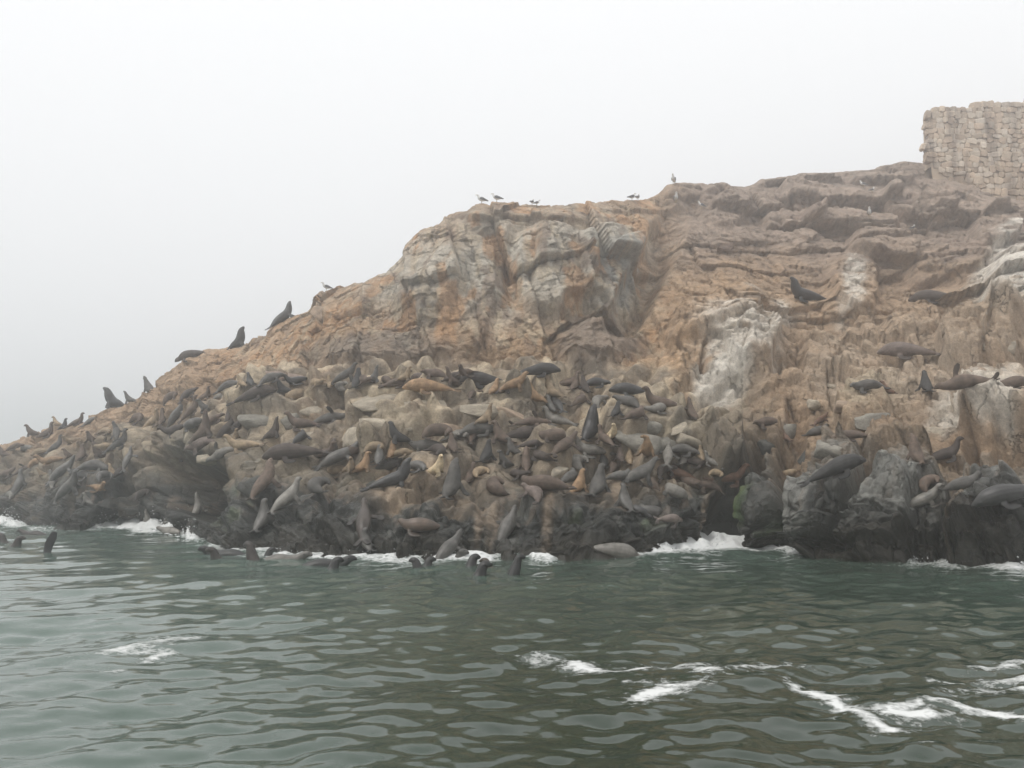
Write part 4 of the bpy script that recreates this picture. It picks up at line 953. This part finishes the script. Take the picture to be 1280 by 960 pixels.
# ------------------------------------------------------------------ loose boulders (parts of the rock)
def boulder_mesh(seed):
    r = random.Random(seed)
    bm = bmesh.new()
    for _ in range(15):
        v = Vector((r.gauss(0, 1), r.gauss(0, 1), r.gauss(0, 1))).normalized()
        v = Vector((max(-.8, min(.8, v.x * 1.15)), max(-.75, min(.75, v.y * 1.1)), max(-.62, min(.62, v.z))))
        bm.verts.new(v)
    bmesh.ops.convex_hull(bm, input=bm.verts)
    lone = [v for v in bm.verts if not v.link_faces]
    bmesh.ops.delete(bm, geom=lone, context='VERTS')
    bmesh.ops.triangulate(bm, faces=list(bm.faces))
    bmesh.ops.subdivide_edges(bm, edges=list(bm.edges), cuts=2, use_grid_fill=True)
    for _ in range(1): bmesh.ops.smooth_vert(bm, verts=list(bm.verts), factor=.22, use_axis_x=True, use_axis_y=True, use_axis_z=True)
    co = np.array([v.co for v in bm.verts])
    n = .12 * fbm(co * 1.8 + seed * 7, 3, seed) + .04 * fbm(co * 6, 2, seed + 5)
    for v, d in zip(bm.verts, n): v.co *= 1 + float(d)
    me = bpy.data.meshes.new('boulder'); bm.to_mesh(me); bm.free()
    me.polygons.foreach_set('use_smooth', np.ones(len(me.polygons), bool))
    return me
bm_m, t, p = new_mat('boulder_stone')
oi = nd(t, 'ShaderNodeObjectInfo'); tc = nd(t, 'ShaderNodeTexCoord')
ofs = nd(t, 'ShaderNodeVectorMath', _operation='ADD'); t.links.new(tc.outputs['Object'], ofs.inputs[0]); t.links.new(oi.outputs['Location'], ofs.inputs[1])
n1_ = nd(t, 'ShaderNodeTexNoise', Scale=2.6, Detail=8.0, Roughness=.66); n2_ = nd(t, 'ShaderNodeTexNoise', Scale=13.0, Detail=6.0, Roughness=.7)
for n_ in (n1_, n2_): t.links.new(ofs.outputs[0], n_.inputs['Vector'])
mr = nd(t, 'ShaderNodeMapRange'); mr.inputs[1].default_value = .3; mr.inputs[2].default_value = .7; mr.inputs[3].default_value = .6; mr.inputs[4].default_value = 1.35
t.links.new(n1_.outputs['Fac'], mr.inputs[0])
mr2 = nd(t, 'ShaderNodeMapRange'); mr2.inputs[1].default_value = .3; mr2.inputs[2].default_value = .7; mr2.inputs[3].default_value = .75; mr2.inputs[4].default_value = 1.2
t.links.new(n2_.outputs['Fac'], mr2.inputs[0])
mm = nd(t, 'ShaderNodeMath', _operation='MULTIPLY'); t.links.new(mr.outputs[0], mm.inputs[0]); t.links.new(mr2.outputs[0], mm.inputs[1])
sc_ = nd(t, 'ShaderNodeVectorMath', _operation='SCALE'); t.links.new(oi.outputs['Color'], sc_.inputs[0]); t.links.new(mm.outputs[0], sc_.inputs['Scale'])
t.links.new(sc_.outputs[0], p.inputs['Base Color']); p.inputs['Roughness'].default_value = .9; p.inputs['Specular IOR Level'].default_value = .3
b1 = nd(t, 'ShaderNodeBump', Strength=.6, Distance=.1); t.links.new(n1_.outputs['Fac'], b1.inputs['Height'])
b2 = nd(t, 'ShaderNodeBump', Strength=.5, Distance=.04); t.links.new(n2_.outputs['Fac'], b2.inputs['Height']); t.links.new(b1.outputs[0], b2.inputs['Normal'])
t.links.new(b2.outputs[0], p.inputs['Normal'])
BM = []
for s in range(9):
    m = boulder_mesh(s + 3); m.materials.append(bm_m); BM.append(m)
# px, py, half width px, half height px, tone
BOULD = [(880, 585, 12, 8, 'g'), (465, 492, 30, 12, 'p'), (532, 500, 26, 13, 'p'), (485, 522, 34, 18, 'p'), (445, 535, 20, 14, 'p'), (320, 515, 26, 14, 'g'), (300, 535, 14, 12, 'p'),
 (345, 560, 22, 12, 'p'), (390, 538, 18, 10, 'p'), (365, 515, 16, 10, 'g'), (390, 505, 18, 12, 'p'), (215, 480, 22, 14, 't'), (200, 500, 14, 10, 't'),
 (600, 505, 22, 10, 'p'), (640, 512, 24, 12, 't'), (690, 520, 18, 14, 'p'), (690, 577, 18, 14, 'p'), (800, 540, 28, 16, 'g'), (835, 545, 20, 12, 'g'), (780, 555, 14, 9, 'g'), (815, 525, 16, 8, 'g'), (865, 545, 18, 10, 'p'),
 (845, 530, 16, 9, 'p'), (760, 520, 14, 8, 'p'), (745, 535, 8, 8, 'g'), (565, 530, 18, 10, 't'), (520, 545, 14, 8, 't'), (640, 600, 16, 8, 'g'), (590, 625, 14, 9, 'g'), (470, 600, 18, 8, 'd'), (355, 600, 16, 12, 'd'),
 (310, 600, 18, 18, 'd'), (275, 510, 10, 8, 'g'), (240, 545, 18, 10, 'p'), (260, 570, 18, 7, 'p'), (150, 530, 14, 8, 'g'), (120, 535, 14, 8, 'g'), (60, 555, 14, 7, 'g'), (100, 580, 12, 8, 'g'), (40, 570, 12, 7, 'g'),
 (1045, 555, 26, 13, 'g'), (1010, 560, 16, 12, 'd'), (1085, 515, 24, 14, 'g'), (1060, 500, 16, 10, 't'), (1170, 535, 16, 14, 'p'), 
 (1105, 470, 18, 10, 't'), (1040, 480, 12, 7, 'p'), (1020, 500, 12, 7, 'p'), (980, 530, 14, 10, 'g'), (960, 550, 12, 10, 'd'), (1240, 420, 22, 14, 'p'), (1215, 460, 16, 8, 't'),
 (1000, 390, 16, 9, 't'), (940, 370, 16, 8, 't'), (1080, 335, 14, 9, 't'), (1130, 250, 18, 8, 'b'), (985, 262, 18, 8, 'b'), (905, 300, 14, 8, 'b'), (1210, 320, 18, 10, 'b'), (1040, 230, 14, 6, 'b'), (395, 388, 10, 12, 't'), (425, 372, 22, 14, 't'), (365, 470, 24, 9, 'b'), (340, 462, 12, 8, 'b')]
TONE = {'g': (.23, .215, .185), 'p': (.38, .33, .26), 't': (.33, .25, .185), 'd': (.07, .07, .064), 'b': (.25, .19, .155)}
BOULD = [(a, b, c * 1.2, d * 1.2, e) for (a, b, c, d, e) in BOULD if c > 15 or a > 930 or b < 480]
for k, (px, py, hw, hh, tn) in enumerate(BOULD):
    h, n, i = cast(bvh, px, py)
    if h is None: continue
    o = bpy.data.objects.new('boulder', BM[k % len(BM)]); C.objects.link(o)
    m = h.y / F
    iu = int(quads[i][0])
    nn = Vector(N0.reshape(-1, 3)[iu])
    o.parent = rock
    sx, sz = hw * m * 1.15, hh * m * 1.3
    o.location = h - nn * min(sx, sz) * .7
    o.rotation_euler = (rng.uniform(-.35, .35), rng.uniform(-.35, .35), rng.uniform(-.5, .5))
    o.scale = (sx, (sx + sz) * .5, sz)
    j = rng.uniform(.85, 1.15)
    o.color = tuple(c * j for c in TONE[tn]) + (1,)

# ------------------------------------------------------------------ ruined masonry wall on the hill
wall = bpy.data.objects.new('stone_wall', None); C.objects.link(wall)
WY = 63.6
def wall_pt(px, py): 
    x, y, z = at_depth(px, py, WY); return x, z
x0, zb = wall_pt(1152, 204); xt, zt = wall_pt(1160, 138); x1, _ = wall_pt(1335, 200); _, zt1 = wall_pt(1280, 127); x1280, _ = wall_pt(1280, 127); _, zlow = wall_pt(1280, 285)
wall.location = ((x0 + x1) / 2, WY, zlow)
wall['label'] = 'ruined rubble stone wall standing on the hilltop above the cliff'; wall['category'] = 'wall'
ws_m, t, p = new_mat('wall_stone')
oi = nd(t, 'ShaderNodeObjectInfo'); tc = nd(t, 'ShaderNodeNewGeometry')
n1_ = nd(t, 'ShaderNodeTexNoise', Scale=1.6, Detail=8.0, Roughness=.65); n2_ = nd(t, 'ShaderNodeTexNoise', Scale=11.0, Detail=6.0, Roughness=.7)
mp = nd(t, 'ShaderNodeMapping'); mp.inputs['Scale'].default_value = (1.1, 1.1, .16); t.links.new(tc.outputs['Position'], mp.inputs['Vector'])
n3_ = nd(t, 'ShaderNodeTexNoise', Scale=1.0, Detail=4.0)
t.links.new(mp.outputs[0], n3_.inputs['Vector'])
for n_ in (n1_, n2_): t.links.new(tc.outputs['Position'], n_.inputs['Vector'])
mr = nd(t, 'ShaderNodeMapRange'); mr.inputs[1].default_value = .3; mr.inputs[2].default_value = .7; mr.inputs[3].default_value = .75; mr.inputs[4].default_value = 1.2
t.links.new(n2_.outputs['Fac'], mr.inputs[0])
mr3 = nd(t, 'ShaderNodeMapRange'); mr3.inputs[1].default_value = .47; mr3.inputs[2].default_value = .64; mr3.inputs[3].default_value = 0; mr3.inputs[4].default_value = .9
t.links.new(n3_.outputs['Fac'], mr3.inputs[0])
st = nd(t, 'ShaderNodeMixRGB'); st.inputs[2].default_value = (.20, .145, .11, 1); t.links.new(mr3.outputs[0], st.inputs[0]); t.links.new(oi.outputs['Color'], st.inputs[1])
sc_ = nd(t, 'ShaderNodeVectorMath', _operation='SCALE'); t.links.new(st.outputs[0], sc_.inputs[0]); t.links.new(mr.outputs[0], sc_.inputs['Scale'])
t.links.new(sc_.outputs[0], p.inputs['Base Color']); p.inputs['Roughness'].default_value = .95; p.inputs['Specular IOR Level'].default_value = .2
b2 = nd(t, 'ShaderNodeBump', Strength=.6, Distance=.05); t.links.new(n2_.outputs['Fac'], b2.inputs['Height']); t.links.new(b2.outputs[0], p.inputs['Normal'])
SM = []
for s in range(10):
    r = random.Random(s + 50)
    bm = bmesh.new()
    for sx in (-1, 1):
        for sy in (-1, 1):
            for sz in (-1, 1):
                c = Vector((sx * .5, sy * .5, sz * .5))
                for ax in range(3):
                    q = c.copy(); q[ax] *= r.uniform(.3, .75)
                    for b in range(3): q[b] += r.uniform(-.05, .05)
                    bm.verts.new(q)
    bmesh.ops.convex_hull(bm, input=bm.verts)
    bmesh.ops.delete(bm, geom=[v for v in bm.verts if not v.link_faces], context='VERTS')
    me = bpy.data.meshes.new('stone'); bm.to_mesh(me); bm.free(); me.materials.append(ws_m); SM.append(me)
core_bm = bmesh.new()
z = zlow; rw = random.Random(77); cnt = 0
prof = []
while z < zt1 + .9:
    hrow = rw.uniform(.26, .42)
    f = min(max((z - zb) / (zt - zb), 0), 1)
    xl = x0 + (xt - x0) * f + rw.uniform(-.22, .2)
    if z < zb - .2: xl = x0 + (zb - z) * .9 + .3
    x = xl
    while x < x1:
        w = rw.choice([rw.uniform(.22, .45), rw.uniform(.35, .75)])
        top_here = zt + (x - xt) / (x1280 - xt) * (zt1 - zt) + .10 * math.sin(x * 2.1) + .11 * math.sin(x * 5.3 + 1)
        if z + hrow * .45 < top_here:
            o = bpy.data.objects.new('stone', SM[rw.randrange(len(SM))]); C.objects.link(o)
            o.parent = wall
            o.location = Vector((x + w / 2, WY - .05 + rw.uniform(-.07, .05), z + hrow / 2 + rw.uniform(-.05, .05))) - wall.location
            o.scale = (w * .99, .62 * rw.uniform(.9, 1.1), hrow * rw.uniform(.8, 1.35))
            o.rotation_euler = (rw.uniform(-.1, .1), rw.uniform(-.3, .3), rw.uniform(-.12, .12))
            c = rw.choice([(.53, .43, .33), (.58, .49, .39), (.49, .38, .285), (.51, .40, .30), (.55, .47, .385)]); j = rw.uniform(.82, 1.12)
            o.color = tuple(a * j for a in c) + (1,)
            cnt += 1
        x += w
    prof.append((z, xl)); z += hrow
# rubble and mortar core behind the faced stones
nxs = 24
cv, cf = [], []
xs = np.linspace(0, 1, nxs)
for a in xs:
    xx = x0 + .5 + a * (x1 - x0 - .6)
    tz = zt + (xx - xt) / (x1280 - xt) * (zt1 - zt) - .35
    lz = zlow if a > .02 else zb - .3
    for yy in (WY - .23, WY + .75):
        cv += [(xx, yy, lz), (xx, yy, tz)]
for k in range(nxs - 1):
    a, b = 4 * k, 4 * k + 4
    cf += [(a, b, b + 1, a + 1), (a + 2, a + 3, b + 3, b + 2), (a + 1, b + 1, b + 3, a + 3)]
cf += [(0, 1, 3, 2)]
me = mesh_np('mortar_core', np.array(cv) - np.array(wall.location), np.array(cf), False)
mo_m, t, p = new_mat('old_mortar'); p.inputs['Base Color'].default_value = (.36, .29, .225, 1); p.inputs['Roughness'].default_value = .95
n1_ = nd(t, 'ShaderNodeTexNoise', Scale=6.0, Detail=8.0); rp = nd(t, 'ShaderNodeValToRGB'); rp.color_ramp.elements[0].color = (.36, .275, .20, 1); rp.color_ramp.elements[1].color = (.52, .42, .315, 1)
t.links.new(n1_.outputs['Fac'], rp.inputs[0]); t.links.new(rp.outputs[0], p.inputs['Base Color'])
add_obj('mortar_core', me, mo_m, wall)

# ------------------------------------------------------------------ gulls
gm_w, t, p = new_mat('gull_white_feathers'); p.inputs['Base Color'].default_value = (.62, .61, .59, 1); p.inputs['Roughness'].default_value = .8
gm_g, t, p = new_mat('gull_dark_feathers'); p.inputs['Base Color'].default_value = (.13, .13, .135, 1); p.inputs['Roughness'].default_value = .8
gm_y, t, p = new_mat('gull_bill_and_legs'); p.inputs['Base Color'].default_value = (.35, .25, .08, 1); p.inputs['Roughness'].default_value = .6
def lm(name, ls, mat):
    bm = bmesh.new()
    for pts, side in ls: loft(bm, pts, side, 10, 3)
    bmesh.ops.recalc_face_normals(bm, faces=list(bm.faces))
    me = bpy.data.meshes.new(name); bm.to_mesh(me); bm.free(); me.materials.append(mat)
    me.polygons.foreach_set('use_smooth', np.ones(len(me.polygons), bool))
    return me
GB = lm('gull_body', [([(-.24, 0, .15, .012, .008), (-.15, 0, .18, .05, .035), (-.02, 0, .21, .085, .085), (.09, 0, .26, .075, .08), (.14, 0, .33, .045, .05), (.165, 0, .39, .042, .044), (.20, 0, .41, .036, .034), (.225, 0, .405, .018, .018)], (0, 1, 0))], gm_w)
GW = [lm('gull_wing', [([(.09, s * .07, .26, .012, .04), (.0, s * .088, .245, .02, .065), (-.14, s * .06, .205, .016, .045), (-.30, s * .02, .16, .006, .014)], (0, 1, 0))], gm_g) for s in (-1, 1)]
GL = [lm('gull_leg', [([(.0, s * .03, .15, .008, .008), (.0, s * .03, .07, .006, .006), (.005, s * .03, .012, .007, .007)], (0, 1, 0)), ([(-.01, s * .03, .008, .01, .006), (.05, s * .03, .006, .022, .005)], (0, 1, 0))], gm_y) for s in (-1, 1)]
GK = lm('gull_bill', [([(.22, 0, .405, .012, .013), (.26, 0, .4, .009, .01), (.285, 0, .392, .003, .004)], (0, 1, 0))], gm_y)
GULLS = [(602, 252, 190, 1.0, 'gull standing on the flat cliff rim facing seaward'), (621, 252, 170, 1.0, 'gull standing upright behind another on the flat cliff rim'), (665, 257, 60, .7, 'small gull half hidden behind the cliff rim'), (671, 257, 10, .65, 'tiny gull half hidden on the cliff rim'),
 (408, 360, 200, .95, 'gull leaning forward on a brown rock block of the lower ridge'), (790, 247, 30, .95, 'gull standing where the cliff rim meets the dark knoll'), (797, 247, 60, .9, 'gull close behind another where the rim meets the knoll'), (842, 227, 250, 1.15, 'gull standing alone on top of the dark brown knoll'),
 (845, 253, 270, 1.1, 'gull standing below the dark brown knoll'), (877, 261, 200, .9, 'gull stooping on the slope beyond the knoll'), (1087, 271, 250, 1.1, 'white gull standing in front of brown rock courses below the wall'), (1079, 234, 180, .9, 'gull on the hill slope under the crest'), (1090, 241, 20, .8, 'small gull lower on the hill slope under the crest'), (1141, 290, 40, 1.0, 'gull on dusty slope below the ruined wall')]
for (px, py, hd, sc, lb) in GULLS:
    h, n, i = cast(bvh, px, py - 16, 60) if px < 843 else cast(bvh, px, py, 20)
    if h is None: continue
    g = bpy.data.objects.new('gull', None); C.objects.link(g)
    g.location = h + Vector((0, 0, -.01)); g.rotation_euler = (0, 0, math.radians(hd)); g.scale = (sc * 1.1,) * 3
    g['label'] = lb; g['category'] = 'gull'; g['group'] = 'gulls standing on the rock'
    add_obj('body', GB, None, g); add_obj('bill', GK, None, g)
    for w in GW: add_obj('wing', w, None, g)
    for w in GL: add_obj('leg', w, None, g)

# ------------------------------------------------------------------ surf spray and broken foam at the rock
sp_m, t, p = new_mat('white_spray'); p.inputs['Base Color'].default_value = (.66, .67, .67, 1); p.inputs['Roughness'].default_value = .6
ico = bmesh.new(); bmesh.ops.create_icosphere(ico, subdivisions=1, radius=1.0)
IV = np.array([v.co for v in ico.verts]); IF = np.array([[v.index for v in f.verts] for f in ico.faces]); ico.free()
rs = np.random.default_rng(21)
VV, FF = [], []
def drop(x, y, z, r, sq=(1, 1, 1)):
    VV.append(IV * r * np.array(sq) * rs.uniform(.7, 1.3, (len(IV), 1)) + np.array([x, y, z])); FF.append(IF + (len(VV) - 1) * len(IV))
def burst(a, b, n, hmax, rmin=.006, rmax=.022, fwd=.5):
    rmax = min(rmax, .04)
    for _ in range(n):
        px = rs.uniform(a, b); py = np.interp(px, WATER_PX, WATER_PY); x, y = on_water(px, py)
        hh = hmax * rs.beta(1.0, 3.2)
        drop(x + rs.normal(0, .1), y - rs.uniform(-.2, fwd), hh, rs.uniform(rmin, rmax) * (1 - .6 * hh / hmax))
burst(130, 250, 260, 1.5, .012, .05, 1.0); burst(172, 245, 160, .7, .02, .08, .8); burst(-30, 25, 160, 1.2, .02, .07, .8); burst(345, 420, 90, .45); burst(430, 560, 90, .4); burst(570, 660, 60, .35)
burst(810, 1010, 220, .55, .01, .05, .8); burst(1120, 1290, 150, .45); burst(1262, 1290, 120, 1.0, .01, .05)
burst(50, 66, 30, .35)
# lumps of churned foam thrown up along the foot
for a, b, n, hz in [(135, 248, 160, .36), (-40, 22, 90, .5), (830, 1000, 110, .2), (1240, 1295, 40, .2)]:
    for _ in range(n):
        px = rs.uniform(a, b); py = np.interp(px, WATER_PX, WATER_PY); x, y = on_water(px, py)
        ed = math.sin(math.pi * (px - a) / (b - a)) ** .5
        dd = rs.uniform(-.3, 1.3) * (1.6 if px < 250 else 1)
        r = rs.uniform(.025, .11) * ed
        drop(x + rs.normal(0, .15), y - dd, hz * ed * rs.uniform(.1, 1) * math.exp(-max(dd, 0) * 1.0), r, (1.7, 1.2, .55))
V = np.concatenate(VV); Fs = np.concatenate(FF)
me = mesh_np('surf_spray', V, Fs)
spray = add_obj('surf_spray', me, sp_m)
spray['kind'] = 'stuff'; spray['label'] = 'white spray and foam where waves break on the rock'

# ------------------------------------------------------------------ sea fog
hz_m = bpy.data.materials.new('sea_fog'); hz_m.use_nodes = True
t = hz_m.node_tree; t.nodes.clear()
o_ = t.nodes.new('ShaderNodeOutputMaterial'); v_ = t.nodes.new('ShaderNodeVolumePrincipled')
v_.inputs['Color'].default_value = (.985, .99, 1.0, 1); v_.inputs['Density'].default_value = HAZE_DENSITY; v_.inputs['Anisotropy'].default_value = .8
t.links.new(v_.outputs[0], o_.inputs['Volume'])
bm = bmesh.new(); bmesh.ops.create_cube(bm, size=1.0); me = bpy.data.meshes.new('haze'); bm.to_mesh(me); bm.free()
xm = float(np.abs(XX).max()) + 20
haze = add_obj('haze', me, hz_m)
haze.scale = (2 * xm, 800, 33.6); haze.location = (0, 340, 11.4)
haze['kind'] = 'stuff'; haze['label'] = 'pale sea fog hanging over the rock and water'
print('sea lions', len(L) + len(WATERL), 'stones', cnt, 'zmax', P[:, 2].max(), 'zmin', P[:, 2].min())
